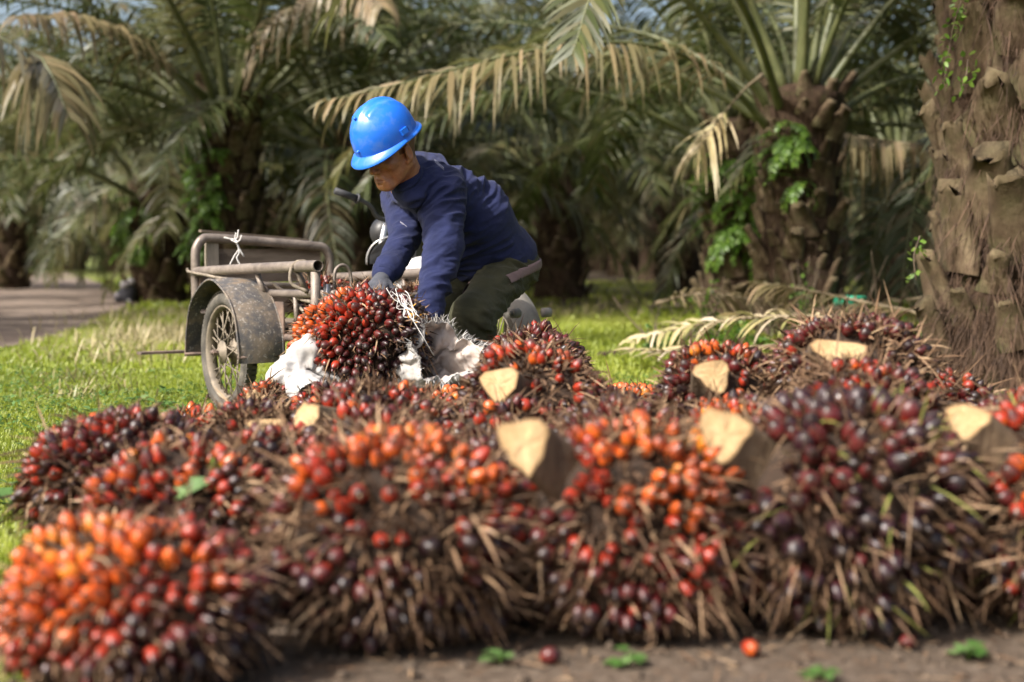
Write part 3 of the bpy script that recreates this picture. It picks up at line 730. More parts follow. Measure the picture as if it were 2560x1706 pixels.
# tall dry grass by the track and behind the motorbike
def tuftfield(label, spots, seed, hr, tone=(.2, 1)):
    g = np.random.default_rng(seed); b = MB()
    for px, py, n, sp in spots:
        c = gnd(px, py); x = c[0] + sp * g.normal(size=n); y = c[1] + sp * 1.3 * g.normal(size=n); h = hr[0] + (hr[1] - hr[0]) * g.random(n) ** 1.4
        a = g.random(n) * 6.28; d = np.stack([np.cos(a) * .45, np.sin(a) * .45, .8 + .4 * g.random(n)], 1); d /= np.linalg.norm(d, axis=1)[:, None]
        wv = np.stack([-np.sin(a), np.cos(a), 0 * a], 1)
        leaf_strips(b, np.stack([x, y, gh(x, y) - .02], 1), d, wv, h, .25 + .4 * g.random(n), .0035 + .003 * g.random(n), tone[0] + (tone[1] - tone[0]) * g.random(n), seg=4)
    o = b.obj('tall_grass', 'dry_grass'); tag(o, label, 'grass', kind='stuff')
tuftfield('tall straw coloured dry grass between the track and the cart', [(370, 850, 500, .35), (440, 830, 600, .4), (490, 840, 500, .35), (400, 800, 400, .5), (330, 900, 160, .3), (290, 870, 120, .4)], 3, (.12, .42))
tuftfield('sparse tall dry grass in the shade beyond the motorbike', [(1400, 790, 220, .5), (1460, 770, 200, .8), (1330, 780, 160, .5), (1560, 770, 120, .6)], 4, (.12, .4))
tuftfield('low green and yellow plants along the rut in the grass', [(215, 950, 260, .18), (250, 905, 300, .2), (190, 985, 160, .15), (300, 870, 200, .25)], 5, (.06, .2), (0, .45))

# fallen fronds in front of the stout palm
def fallen(label, P, seed, **kw):
    t = thing('fallen_frond', label, 'palm frond', tuple(P[0])); hero_frond(t, P, seed, ('dead_rachis', kw.pop('m', 'straw_leaflet')), name='rachis', **kw); return t
fallen('dry straw coloured palm frond lying on the grass with curled leaflets', spline([at(2090, 800, 9.6), at(1960, 792, 9.8), at(1830, 800, 9.9), at(1700, 822, 9.9), at(1570, 858, 9.7)], 22), 21, nleaf=26, lmax=.42, wid=.019, droop=.55, vary=.35, start=.05, rr=.018, fold=.45, tone=(0, 1))
fallen('second dry palm frond lying flat on the grass below the curled one', spline([at(1940, 868, 9.5), at(1820, 872, 9.5), at(1680, 880, 9.4), at(1570, 872, 9.3)], 16), 22, nleaf=20, lmax=.36, wid=.019, droop=.25, vary=.2, start=.05, rr=.016, fold=.2, tone=(.1, 1))
fallen('brown cut frond lying across the litter beside the shaggy trunk', spline([at(2330, 790, 10.6), at(2180, 760, 11), at(2000, 722, 11.4), at(1880, 705, 11.6)], 16), 23, m='dead_leaflet', nleaf=30, lmax=.4, wid=.016, droop=.6, vary=.4, start=.1, rr=.018, fold=.1, tone=(.2, 1))
fallen('grey green cut frond lying in the litter near the green basket', spline([at(2320, 745, 12.4), at(2160, 765, 12.2), at(2010, 790, 12), at(1900, 800, 11.8)], 16), 24, m='leaflet', nleaf=30, lmax=.4, wid=.016, droop=.5, vary=.4, start=.1, rr=.016, fold=.2, tone=(.2, 1))
fallen('old brown frond heaped against the foot of the stout palm', spline([at(1640, 760, 12.6), at(1740, 735, 12.5), at(1860, 745, 12.4), at(1990, 770, 12.3)], 16), 25, m='dead_leaflet', nleaf=34, lmax=.42, wid=.014, droop=.5, vary=.6, start=.1, rr=.015, fold=.3, tone=(.3, 1))
# twigs sticking out of the litter
g = np.random.default_rng(12)
for i in range(34):
    px, Y = 1620 + 640 * g.random(), 11.2 + 1.6 * g.random(); x = (px - 1280) / FPX * Y; L = .25 + .6 * g.random(); a = g.random() * 6.28; e = .25 + .9 * g.random()
    p0 = A(x, Y, 0.02); d = A(math.cos(a) * math.cos(e), math.sin(a) * math.cos(e), math.sin(e)); k = (g.random(3) - .5) * .12
    b = MB(); b.tube(spline([p0, p0 + d * L * .5 + k, p0 + d * L + k * .4], 7), np.linspace(.009, .003, 7), 5)
    if i % 2: b.tube([p0 + d * L * .5 + k, p0 + d * L * .7 + k + A(.1 * math.cos(a + 1), .1 * math.sin(a + 1), .08)], [.005, .002], 5)
    tag(b.obj('twig', 'twig'), 'bare brown twig sticking out of the frond litter around the stout palm', 'twig', 'twigs in the frond litter')
# bushy green weeds on the litter
def bush(label, c, rx, rz, n, seed, mat='fern', size=.035, group=None):
    g = np.random.default_rng(seed); t = thing('bush', label, 'bush', tuple(c), group)
    b = MB()
    for i in range(9):
        a = i * 2.4; b.tube(spline([c, c + A(math.cos(a) * rx * .4, math.sin(a) * rx * .4, rz * .5), c + A(math.cos(a) * rx * .8, math.sin(a) * rx * .8, rz * (.7 + .3 * g.random()))], 6), np.linspace(.006, .002, 6), 5)
    b.obj('stem', 'twig', t)
    d = g.normal(size=(n, 3)); d /= np.linalg.norm(d, axis=1)[:, None]; d[:, 2] = np.abs(d[:, 2])
    base = c + d * A(rx, rx, rz) * (.35 + .65 * g.random((n, 1)) ** .5); lump = .6 + .4 * np.sin(base[:, 0:1] * 17) * np.sin(base[:, 2:3] * 21); base = c + (base - c) * lump
    dd = d + (g.random((n, 3)) - .5) * 1.2; dd /= np.linalg.norm(dd, axis=1)[:, None]; wv = np.cross(dd, g.random((n, 3)) - .5); wv /= np.linalg.norm(wv, axis=1)[:, None]
    b = MB(); leaf_strips(b, base, dd, wv, size * (1 + g.random(n)), .25 + 0 * d[:, 0], size * (.35 + .25 * g.random(n)), g.random(n), seg=3)
    o = b.obj('leaves', mat, t); o['kind'] = 'stuff'
def gp(px, Y): return A((px - 1280) / FPX * Y, Y, 0)
bush('low spreading bright green bush behind the fallen dry frond', gp(1840, 11.0), .42, .26, 900, 1)
bush('small bright green bush at the end of the litter by the open grass', gp(1690, 11.2), .22, .2, 420, 2)
bush('leafy sapling standing in front of the fern covered palm', gp(1770, 12.3), .2, .62, 420, 3, size=.03)
bush('green shrub at the foot of the stout palm', gp(2010, 12.8), .18, .75, 260, 4, size=.035)
bush('dark green undergrowth between the stout palm and the shaggy trunk', gp(2200, 12.5), .55, .3, 520, 5, 'weed')
bush('pale round leaved plant beside the tip of the fallen frond', gp(1630, 10.9), .12, .22, 160, 6, 'weed', .03)
# green plastic basket on the litter
t = thing('basket', 'bright green plastic basket lying on the litter beyond the shaggy trunk', 'basket', tuple(gp(2122, 13.0)))
b = MB(); c = gp(2122, 13.0); pr = [(.10, .26), (.135, .31), (.15, .36), (.155, .365), (.145, .36), (.13, .315), (.095, .268), (0.001, .268)]
b.lathe(pr, 20, c); b.obj('bowl', 'green_plastic', t)
b = MB(); b.tube([c + A(.15 * math.cos(a), .15 * math.sin(a), .362) for a in np.linspace(0, 2 * PI, 21)], .008, 6); b.obj('rim', 'green_plastic', t)
b = MB(); b.box(c + A(0, 0, .13), (.22, .2, .13), frame((.1, .1, 1))); tag(b.obj('log', 'twig'), 'dark block of cut palm wood under the green basket', 'log')
# dark bundle by the track
fld = Field((-.25, -.2, -.02), (.25, .2, .45), .012); X = fld.X
D = smin(sd_ell(X, (0, 0, .13), (.14, .11, .15)), sd_ell(X, (-.1, -.02, .1), (.09, .08, .1)), .04); D = smin(D, sd_cone(X, (.05, 0, .2), (.09, 0, .31), .06, .05), .03)
V, F = surface(D, fld); bc = A(*P3(318, 22.2)); t = thing('bundle', 'dark bundle with pale lumps leaning beside the low palm at the track', 'bundle', tuple(bc))
b = MB(); b.add(V + nz(V, 14)[:, None] * .02 + bc, F); b.obj('body', 'dark_cloth', t)
for q, r in (((-.03, -.07, .29), .06), ((.08, -.06, .34), .055), ((-.13, -.08, .13), .04), ((.06, -.1, .03), .035)):
    fld2 = Field((-.1, -.1, -.1), (.1, .1, .1), .012); V, F = surface(sd_ell(fld2.X, (0, 0, 0), (r, r * .8, r)) + .006 * np.sin(fld2.X[..., 0] * 70), fld2)
    b = MB(); b.add(V + bc + A(*q), F); b.obj('pale_lump', 'pale_plastic', t)
# clod on the grass
for i, (px, py) in enumerate(((1532, 890), (1510, 893), (540, 1000))):
    c = gnd(px, py); V = np.random.default_rng(i).normal(size=(1, 3)); fld2 = Field((-.08, -.08, -.03), (.08, .08, .08), .008); D = sd_ell(fld2.X, (0, 0, .012), (.055, .04, .026)) + .008 * np.sin(fld2.X[..., 0] * 90 + i) * np.sin(fld2.X[..., 1] * 80)
    V, F = surface(D, fld2); b = MB(); b.add(V + c, F); tag(b.obj('husk_clump', 'husk'), 'brown clump of husk lying on the grass', 'husk', 'husk clumps on the grass')

# ------------------------------------------------------------------ cart (sidecar) and motorbike
CT, CC, CU = A(.545, -.839, 0), A(.839, .545, 0), A(0, 0, 1)
CW = A(-1.335, 6.68, 0)
def K(a, b_, z): return CW + CT * a + CC * b_ + CU * z
WROT = np.stack([CT, CU, -CC], 1)
def wheel(parent, c, nsp=32, tyre_w=.036):
    """spoked wheel: tyre, rim, hub, axle, spokes"""
    wb = MB(); R0, r0 = .25, tyre_w
    a = np.linspace(0, 2 * PI, 15); prof = np.stack([R0 + r0 * np.cos(a), r0 * np.sin(a) * 1.05], 1); wb.lathe(prof, 64, c, 0, WROT)
    for k in range(72):                                            # tread blocks
        th = k * 2 * PI / 72
        for sgn in (-1, 1):
            rad = A(math.cos(th + .02 * sgn), math.sin(th + .02 * sgn), 0); wb.box(c + WROT @ (rad * (R0 + r0 * .93) + A(0, 0, sgn * .014)), (.0085, .012, .0045), WROT @ frame((rad[0], rad[1], 0), (0, 0, 1)) @ np.array([[0, 1, 0], [1, 0, 0], [0, 0, 1.]]), 0)
    ty = wb.obj('tyre', 'tyre', parent)
    rb = MB(); rb.lathe([(.222, -.026), (.219, -.028), (.212, -.024), (.206, -.010), (.205, 0), (.206, .010), (.212, .024), (.219, .028), (.222, .026), (.216, .018), (.212, 0), (.216, -.018), (.222, -.026)], 64, c, 0, WROT); rim = rb.obj('rim', 'muddy_metal', parent)
    hb = MB(); hb.lathe([(.001, -.055), (.03, -.055), (.032, -.04), (.062, -.036), (.064, -.028), (.034, -.022), (.03, 0), (.034, .02), (.055, .026), (.056, .032), (.03, .036), (.022, .05), (.001, .05)], 28, c, 0, WROT); hub = hb.obj('hub', 'muddy_metal', parent)
    ab = MB(); ab.lathe([(.001, -.09), (.009, -.09), (.009, .088), (.001, .088)], 12, c, 0, WROT); ab.lathe([(.001, .062), (.017, .062), (.017, .078), (.001, .078)], 6, c, 0, WROT, False); ab.obj('axle', 'rusty_steel', hub)
    g = np.random.default_rng(3)
    for k in range(nsp):
        sd = 1 if k % 2 else -1; th = (k + .5) * 2 * PI / nsp; tw = (.62 if (k // 2) % 2 else -.62)
        p0 = A(.056 * math.cos(th + tw), .056 * math.sin(th + tw), sd * .028); p1 = A(.207 * math.cos(th), .207 * math.sin(th), 0)
        sb = MB(); sb.tube([c + WROT @ p0, c + WROT @ ((p0 + p1) / 2 + A(0, 0, .003 * g.normal())), c + WROT @ p1], .0026 + .0016 * g.random(), 6); sb.obj('spoke', 'muddy_metal', parent)
def pipe(parent, name, pts, r, mat='rusty_pipe', n=12, hollow=False, ns=None):
    b = MB(); P = spline(pts, ns) if ns else np.asarray(pts, float)
    b.tube(P, r, n, cap=not hollow)
    if hollow:
        b.tube(P[::-1], r * .86, n, cap=False)
        for e, q in ((0, 1), (-1, -2)):
            f = frame(P[e] - P[q]); an = np.arange(n) * 2 * PI / n; ring = f[:, 0] * np.cos(an)[:, None] + f[:, 1] * np.sin(an)[:, None]
            b.grid(np.stack([P[e] + ring * r, P[e] + ring * r * .86]), wrap=True)
    return b.obj(name, mat, parent)

cart = thing('cart', 'rusty pipe framed sidecar cart with muddy spoked wheel and dented mudguard', 'cart', tuple(K(0, .4, 0)))
wheel(cart, K(0, 0, .288))
# mudguard
th = np.linspace(R(-6), R(187), 40); cr = np.linspace(0, 1, 9); V = np.zeros((40, 9, 3))
for i, q in enumerate(th):
    for j, u in enumerate(cr):
        rad = .338 + .012 * math.sin(PI * u) - .004 * math.sin(7 * q + 3 * u); V[i, j] = K(rad * math.cos(q), -.085 + .215 * u, .292 + rad * math.sin(q) * .985)
b = MB(); b.grid(V); Vi = V.copy()
for i, q in enumerate(th): Vi[i] -= (CT * math.cos(q) + CU * math.sin(q)) * .004
b.grid(Vi[:, ::-1]); b.tube(V[:, 0], .0055, 6); b.tube(V[:, -1], .0045, 6); fen = b.obj('mudguard', 'fender', cart)
b = MB(); b.tube([K(.335, -.09, .285), K(.335, .14, .285)], .008, 8); b.tube([K(-.338, -.09, .262), K(-.338, .14, .262)], .008, 8); b.tube([K(-.26, -.03, .47), K(-.1, .1, .47)], .012, 8); b.obj('mudguard_bracket', 'rusty_steel', fen)
b = MB(); b.box(K(.0, .135, .40), (.34, .004, .13), np.stack([CT, CC, CU], 1)); b.obj('side_plate', 'rusty_steel', cart)
# chassis and floor
b = MB()
for bb in (.15, .76): b.tube([K(-.57, bb, .37), K(.82, bb, .37)], .02, 8)
for aa in (-.55, 0, .8): b.tube([K(aa, .15, .365), K(aa, .76, .365)], .02, 8)
b.tube([K(0, .06, .288), K(0, .2, .29), K(0, .3, .36)], .024, 8); b.tube([K(0, .1, .29), K(-.3, .16, .35)], .015, 8)
b.tube([K(-.3, .78, .37), K(-.28, 1.05, .37)], .02, 8); b.tube([K(.5, .78, .37), K(.52, 1.05, .37)], .02, 8)
b.obj('chassis', 'rusty_steel', cart)
for k in range(6):
    b = MB(); b.box(K(.13, .205 + .1 * k, .402 + .002 * (k % 2)), (.70, .046, .011), np.stack([CT, CC, CU], 1)); b.obj('floor_plank', 'wood', cart)
# front frame: one bent pipe
F0, F1 = K(-.576, .06, 0), K(-.576, .806, 0)
def zp(p, z): return A(p[0], p[1], z)
q = lambda u, z: F0 + (F1 - F0) * u + CU * z
pts = [q(0, .25), q(0, .5), q(0, .73), q(.012, .785), q(.05, .822), q(.12, .829), q(.5, .812), q(.88, .791), q(.955, .78), q(.99, .745), q(1, .69), q(1, .5), q(1, .36)]
pipe(cart, 'front_frame', pts, .024, ns=44)
b = MB(); b.tube([K(-.576, .06, .655), K(-.576, .09, .655)], .027, 10); b.box(K(-.56, .09, .45), (.02, .02, .2), np.stack([CT, CC, CU], 1)); b.obj('corner_post', 'rusty_steel', cart)
b = MB(); b.box(K(-.60, .155, .605), (.02, .03, .2), np.stack([CT, CC, CU], 1)); b.obj('post', 'wood_pale', cart)
for z0, z1 in ((.44, .60), (.605, .775)):
    b = MB(); b.box(K(-.625, .45, (z0 + z1) / 2), (.011, .32, (z1 - z0) / 2), np.stack([CT, CC, CU], 1)); b.obj('front_plank', 'wood', cart)
RT = nrm(q(1, .80) - q(0, .853)); b = MB(); b.box(q(.46, .845) - CT * .05, (.30, .02, .006), np.stack([RT, np.cross(CU, RT), CU], 1)); b.obj('top_lath', 'wood', cart)
# rails
pipe(cart, 'outer_rail', [K(-.576, .06, .659), K(.1, .06, .68), K(.862, .06, .698)], .0245, hollow=True, n=18)
pipe(cart, 'lower_rail', [K(.1, .14, .565), K(.86, .14, .578)], .019)
pipe(cart, 'rear_post', [K(.835, .06, .672), K(.835, .06, .5), K(.84, .08, .36)], .021)
for aa, z0, z1, r in ((.18, .655, .53, .014), (.62, .67, .58, .012), (.45, .56, .40, .011), (.70, .56, .38, .012)):
    pipe(cart, 'rail_strut', [K(aa, .075 if z1 > .5 else .14, z0), K(aa, .12 if z1 > .5 else .15, z1)], r)
pipe(cart, 'inner_rail', [K(-.576, .806, .622), K(.1, .806, .645), K(.66, .806, .668)], .024, hollow=True, n=16)
pipe(cart, 'inner_lower_rail', [K(-.576, .806, .53), K(.5, .806, .56), K(.68, .806, .563)], .013)
pipe(cart, 'inner_lower_rail', [K(-.5, .806, .47), K(.68, .806, .49)], .011)
for aa in (-.2, .25, .64): pipe(cart, 'rail_strut', [K(aa, .806, .65), K(aa, .806, .37)], .012)
pipe(cart, 'cross_rail', [K(-.56, .08, .60), K(-.56, .79, .58)], .015)
pipe(cart, 'hoop_handle', [K(.80, .165, .56), K(.80, .166, .66), K(.80, .180, .69), K(.80, .205, .70), K(.80, .228, .688), K(.80, .242, .655), K(.80, .246, .57)], .0075, ns=24)
pipe(cart, 'tailgate_bar', [K(.815, .10, .555), K(.815, .5, .565), K(.815, .78, .57)], .012)
b = MB(); b.tube([K(.83, .115, .46), K(.83, .115, .62)], .016, 10); b.tube([K(.83, .115, .51), K(.83, .115, .52)], .022, 10); b.obj('shock_absorber', 'chrome', cart)
b = MB(); b.box(K(-.60, -.08, .256), (.035, .15, .006), np.stack([CT, CC, CU], 1)); b.obj('step_plate', 'rusty_steel', cart)
# ropes and string
def rope(label, pts, r=.008, mat='rope', n=30, name='rope', cat='rope'):
    b = MB(); P = spline(pts, n); b.tube(P, r * (1 + .12 * np.sin(np.arange(n) * 2.2)), 8)
    return tag(b.obj(name, mat), label, cat)
rope('thick grey rope looped over the outer pipe rail of the cart', [K(.70, .085, .585), K(.66, .03, .62), K(.655, .028, .675), K(.665, .05, .712), K(.685, .09, .71), K(.69, .098, .66), K(.69, .10, .62)])
rope('grey rope tied from the corner post down behind the mudguard', [K(-.585, .02, .675), K(-.56, .02, .66), K(-.35, .03, .645), K(-.2, .05, .632), K(.0, .14, .625)], .007)
rope('slack grey rope hanging from mudguard to the back of the cart', [K(.2, .145, .61), K(.36, .14, .57), K(.5, .15, .545), K(.65, .13, .535), K(.76, .11, .5), K(.85, .1, .46)])
rope('frayed rope lying against the lower rail of the cart', [K(.24, .14, .6), K(.4, .16, .53), K(.52, .16, .48), K(.62, .16, .43)], .007)
st = thing('string', 'white plastic string knotted round the top pipe of the cart', 'string', tuple(at(587, 600, 7.18)))
for k, pp in enumerate((((590, 582), (588, 598), (600, 625), (610, 642)), ((560, 594), (580, 598), (592, 596), (596, 575)), ((588, 602), (597, 622), (586, 640), (574, 664)), ((590, 600), (598, 630), (592, 645), (601, 664)), ((578, 600), (590, 606), (600, 600), (604, 588)))):
    b = MB(); b.tube(spline([at(x, y, 7.165 - .01 * k) for x, y in pp], 14), .0035, 6); b.obj('strand', 'white_string', st)

# ---- motorbike beside the cart, heading away from the camera
bike = thing('motorbike', 'worn motorbike with dirty grey rear mudguard coupled to the cart', 'motorbike', (-.087, 6.497, 0))
RW = A(-.087, 6.497, 0)
def B(a, s, z): return RW + CT * a - CC * s + CU * z          # a: towards the rear, s: towards the cart
wheel(bike, B(0, 0, .288)); wheel(bike, B(-1.18, 0, .288))
def guard(name, c, t0, t1, w, r, mat, tail=None):
    th = np.linspace(R(t0), R(t1), 24); cr = np.linspace(-1, 1, 9); V = np.zeros((24, 9, 3))
    for i, q_ in enumerate(th):
        for j, u in enumerate(cr):
            rr = r - .022 * u * u; V[i, j] = c + CT * (rr * math.cos(q_)) - CC * (w * u) + CU * (rr * math.sin(q_))
    if tail:
        for k in range(5): V = np.concatenate([V[:1] + (CT * tail[0] + CU * tail[1]) / 5, V])
    b = MB(); b.grid(V); b.grid((V - A(0, 0, .004))[:, ::-1]); return b.obj(name, mat, bike)
rg = guard('rear_mudguard', B(0, 0, .288), 28, 150, .075, .345, 'dirty_grey', tail=(.07, -.20))
for s in (-.09, .09):
    b = MB(); b.tube([B(.31, s * .7, .49), B(.315, s * 1.12, .49)], .021, 12); b.tube([B(.312, s * 1.12, .49), B(.312, s * 1.2, .49)], .011, 8); b.obj('lamp_stub', 'dirty_grey', rg)
guard('front_mudguard', B(-1.18, 0, .288), 20, 160, .06, .335, 'dark_panel')
fld = Field((-1.25, -.2, .2), (.35, .2, 1.0), .02); X = fld.X
D = sd_ell(X, (-.12, 0, .70), (.30, .11, .05)); V, F = surface(smin(D, sd_ell(X, (-.02, 0, .73), (.2, .1, .05)), .04), fld); b = MB(); b.add(RW + np.outer(V[:, 0], CT) + np.outer(V[:, 1], -CC) + np.outer(V[:, 2], CU), F); b.obj('seat', 'seat_vinyl', bike)
D = smin(sd_ell(X, (-.56, .02, .66), (.17, .10, .08)), sd_ell(X, (-.66, 0, .58), (.12, .13, .14)), .05); V, F = surface(D, fld); b = MB(); b.add(RW + np.outer(V[:, 0], CT) + np.outer(V[:, 1], -CC) + np.outer(V[:, 2], CU), F); b.obj('fuel_tank', 'white_panel', bike)
D = smin(sd_ell(X, (-.5, 0, .38), (.16, .1, .12)), sd_cone(X, (-.5, 0, .4), (-.66, 0, .46), .07, .06), .03) + .006 * np.sin(X[..., 2] * 220); V, F = surface(D, fld); b = MB(); b.add(RW + np.outer(V[:, 0], CT) + np.outer(V[:, 1], -CC) + np.outer(V[:, 2], CU), F); b.obj('engine', 'muddy_metal', bike)
b = MB(); b.tube(spline([B(-.9, 0, .86), B(-.7, 0, .62), B(-.4, 0, .58), B(.1, 0, .64)], 16), .022, 10); b.tube([B(-.45, 0, .55), B(-.3, 0, .33), B(0, .05, .29)], .018, 8); b.tube([B(-.3, -.05, .33), B(0, -.05, .29)], .018, 8); b.obj('frame', 'dark_panel', bike)
for s in (-.07, .07):
    pipe(bike, 'fork_leg', [B(-1.18, s, .288), B(-1.02, s, .66), B(-.9, s, .9)], .017, 'chrome')
    pipe(bike, 'rear_shock', [B(-.03, s * 1.3, .30), B(.02, s * 1.3, .60)], .022, 'dirty_grey')
hbp = [(-.86, .36, 1.055), (-.865, .24, 1.02), (-.875, .17, .985), (-.885, .12, .93), (-.89, 0, .915), (-.885, -.12, .93), (-.875, -.17, .985), (-.865, -.24, 1.02), (-.86, -.36, 1.055)]
hb = pipe(bike, 'handlebar', [B(*p) for p in hbp], .0115, 'dark_panel', ns=40)
for s in (1, -1):
    b = MB(); b.tube([B(-.86, s * .372, 1.059), B(-.8635, s * .255, 1.024)], .0175, 12); b.tube([B(-.8635, s * .255, 1.024), B(-.864, s * .247, 1.0215)], .026, 12); b.obj('grip', 'black_rubber', hb)
b = MB(); b.tube(spline([at(916, 662, 7.12), at(919, 636, 7.12), at(932, 613, 7.12), at(955, 598, 7.12), at(985, 590, 7.14), at(1030, 592, 7.2)], 24), .005, 8); b.obj('cowl_trim', 'chrome', bike)
P = [at(924, 660, 7.14), at(924, 638, 7.14), at(936, 618, 7.14), at(957, 603, 7.14), at(990, 596, 7.16), at(1040, 600, 7.2), at(1040, 660, 7.2)]
b = MB(); n = len(P); Q = [p + A(.02, .06, 0) for p in P]; b.add(np.array(P + Q), [np.arange(n)[None, :], (np.arange(n)[::-1] + n)[None, :]] + [np.array([[i, (i + 1) % n, (i + 1) % n + n, i + n]])[:, ::-1] for i in range(n)], 0, False); b.obj('front_cowl', 'dark_panel', bike)
b = MB(); b.lathe([(.001, 0), (.05, 0), (.075, .03), (.08, .08), (.078, .085), (.001, .1)], 20, B(-.98, 0, .86), 0, frame(-CT)); b.obj('headlamp', 'dark_panel', bike)
pipe(bike, 'exhaust', [B(-.6, -.1, .34), B(-.4, -.13, .24), B(-.1, -.13, .27), B(.28, -.14, .33)], [.02, .022, .04, .045], 'rusty_steel')

# ------------------------------------------------------------------ the worker
FW, LF = A(-.8, -.6, 0), A(.6, -.8, 0)
H_ = at(1250, 655, 5.98); MID = at(1168, 545, 5.86); SH = at(1052, 464, 5.72)
SL, SR = at(1101, 466, 5.56), at(998, 492, 5.88)
EL, WL = at(1112, 612, 5.48), at(1064, 806, 5.34)
ER, WR = at(1014, 592, 5.70), at(962, 688, 5.50)
HL, HR = H_ + LF * .085, H_ - LF * .085
KL, AL = at(1178, 790, 5.60), at(1205, 1052, 5.84)
KR, AR = at(1105, 775, 5.86), at(1095, 1032, 6.10)
UPV = nrm(SH - H_)
# head frame
ps, pt = R(46), R(25)
HY = A(-math.sin(ps) * math.cos(pt), -math.cos(ps) * math.cos(pt), -math.sin(pt)); HZ = A(-math.sin(ps) * math.sin(pt), -math.cos(ps) * math.sin(pt), math.cos(pt)); HX = np.cross(HY, HZ)
roll = R(4); HX, HZ = HX * math.cos(roll) + HZ * math.sin(roll), HZ * math.cos(roll) - HX * math.sin(roll)
HS = 1.07; HROT = np.stack([HX, HY, HZ], 1)
HO = at(1019, 381, 5.38) - HS * (HROT @ A(-.078, -.008, 0))
def hw(p): return HO + HS * (np.asarray(p, float) @ HROT.T)

NKC = hw((0, -.03, -.108)); NKA = nrm(hw((0, .022, 0)) - hw((0, -.03, -.11)))
person = thing('person', 'worker in blue hard hat and navy long sleeved shirt bending over fruit bunch', 'person', (float(H_[0]), float(H_[1]), 0))
def fuse(X, parts, k):
    D = None
    for p in parts: D = p if D is None else smin(D, p, k)
    return D
# --- head, fine resolution
fld = Field((-.11, -.13, -.19), (.11, .14, .16), .0028); X = fld.X; XA = X.copy(); XA[..., 0] = np.abs(XA[..., 0])
D = sd_ell(X, (0, -.012, .045), (.076, .097, .092))
D = smin(D, sd_ell(X, (0, .028, -.03), (.06, .062, .078)), .03)
D = smin(D, sd_cone(XA, (.053, -.012, -.045), (.022, .066, -.094), .021, .018), .025)
D = smin(D, sd_ell(X, (0, .07, -.098), (.025, .02, .018)), .02)
D = smin(D, sd_ell(XA, (.046, .055, -.018), (.024, .024, .02)), .02)                 # cheek bones
D = smin(D, sd_ell(X, (0, .073, -.065), (.034, .022, .024)), .02)                     # muzzle
D = smin(D, sd_cone(XA, (.006, .084, .022), (.042, .070, .026), .012, .011), .012)    # brow
D = smax(D, -sd_ell(XA, (.032, .098, .002), (.021, .019, .013)), .012)                # eye socket
D = smin(D, sd_ell(XA, (.031, .073, .001), (.0145, .0135, .0125)), .004)              # lids
D = smin(D, sd_cone(X, (0, .086, .014), (0, .104, -.026), .0085, .0115), .010)        # nose
D = smin(D, sd_ell(X, (0, .107, -.030), (.0115, .0105, .0095)), .006)
D = smin(D, sd_ell(XA, (.0145, .095, -.034), (.0085, .0105, .008)), .005)
D = smax(D, -sd_ell(XA, (.0075, .103, -.0435), (.0042, .006, .004)), .003)
D = smin(D, sd_cone(XA, (.0, .0945, -.0615), (.019, .0835, -.064), .0068, .004), .005)   # lips
D = smin(D, sd_cone(XA, (.0, .0925, -.0735), (.017, .083, -.071), .0075, .004), .005)
D = smax(D, -sd_cone(XA, (.0, .1035, -.0672), (.024, .089, -.069), .0026, .002), .003)
D = smax(D, -sd_cone(XA, (.021, .094, -.036), (.034, .080, -.068), .0028, .002), .009)    # folds beside the mouth
D = smax(D, -sd_cone(XA, (.04, .078, -.045), (.048, .06, -.085), .006, .005), .02)         # hollow cheek
D = smax(D, -sd_cone(XA, (.0, .0925, -.0845), (.012, .086, -.083), .003, .002), .006)
rot = np.stack([nrm((1, -.35, 0)), nrm((.35, 1, -.15)), nrm((0, .15, 1))], 1)
ear = sd_ell(XA, (.0795, -.012, -.004), (.0095, .020, .033), rot); ear = smax(ear, -sd_ell(XA, (.0905, -.007, 0), (.0075, .0125, .021), rot), .004)
ear = smin(ear, sd_ell(XA, (.0765, .001, -.032), (.007, .008, .010)), .006)
D = smin(D, ear, .005)
D = smin(D, sd_cone(X, (0, -.03, -.04), (0, -.055, -.16), .055, .05), .03)
V, F = surface(D, fld); V = relax(V, F, 1, .4)
tone = np.full(len(V), .5); x, y, z = V.T; ax = np.abs(x)
lip = ((np.abs(z + .068) < .0115 - .3 * np.maximum(ax - .006, 0)) & (y > .078) & (ax < .021)); tone[lip] = .85
hair = (z > .03) & (y < .062) | (z > -.035) & (y < -.035 + .3 * z) & (ax < .073) | (z > .0) & (y < .022) & (y > -.0) & (ax > .06) & (ax < .075); tone[hair] = .12
tone[(np.abs(z - .0215 - .08 * (ax - .03)) < .0042) & (y > .06) & (ax > .012) & (ax < .046)] = .2
tone[(np.abs(z + .001) < .0022) & (y > .068) & (ax > .018) & (ax < .045)] = .25
body = MB(); body.add(hw(V), F, 0, True, tone)
# --- rest of the body under the clothes
fld = Field((-.75, 5.05, -.02), (.35, 6.45, 1.15), .014); X = fld.X
nb = hw((0, -.045, -.13))
parts = [sd_cone(X, H_ + LF * .06, MID + LF * .06, .10, .10), sd_cone(X, H_ - LF * .06, MID - LF * .06, .10, .10), sd_cone(X, MID + LF * .06, SH + LF * .06, .10, .09), sd_cone(X, MID - LF * .06, SH - LF * .06, .10, .09),
         sd_cone(X, SH, nb, .045, .045), sd_cone(X, SL, SR, .06, .06), sd_cone(X, SL, EL, .05, .04), sd_cone(X, EL, WL, .04, .028), sd_cone(X, SR, ER, .05, .04), sd_cone(X, ER, WR, .04, .028),
         sd_cone(X, HL, KL, .085, .06), sd_cone(X, KL, AL, .055, .04), sd_cone(X, HR, KR, .085, .06), sd_cone(X, KR, AR, .055, .04), sd_cone(X, AL - A(0, 0, .0), AL + FW * .12 - A(0, 0, .02), .035, .03), sd_cone(X, AR, AR + FW * .12 - A(0, 0, .02), .035, .03)]
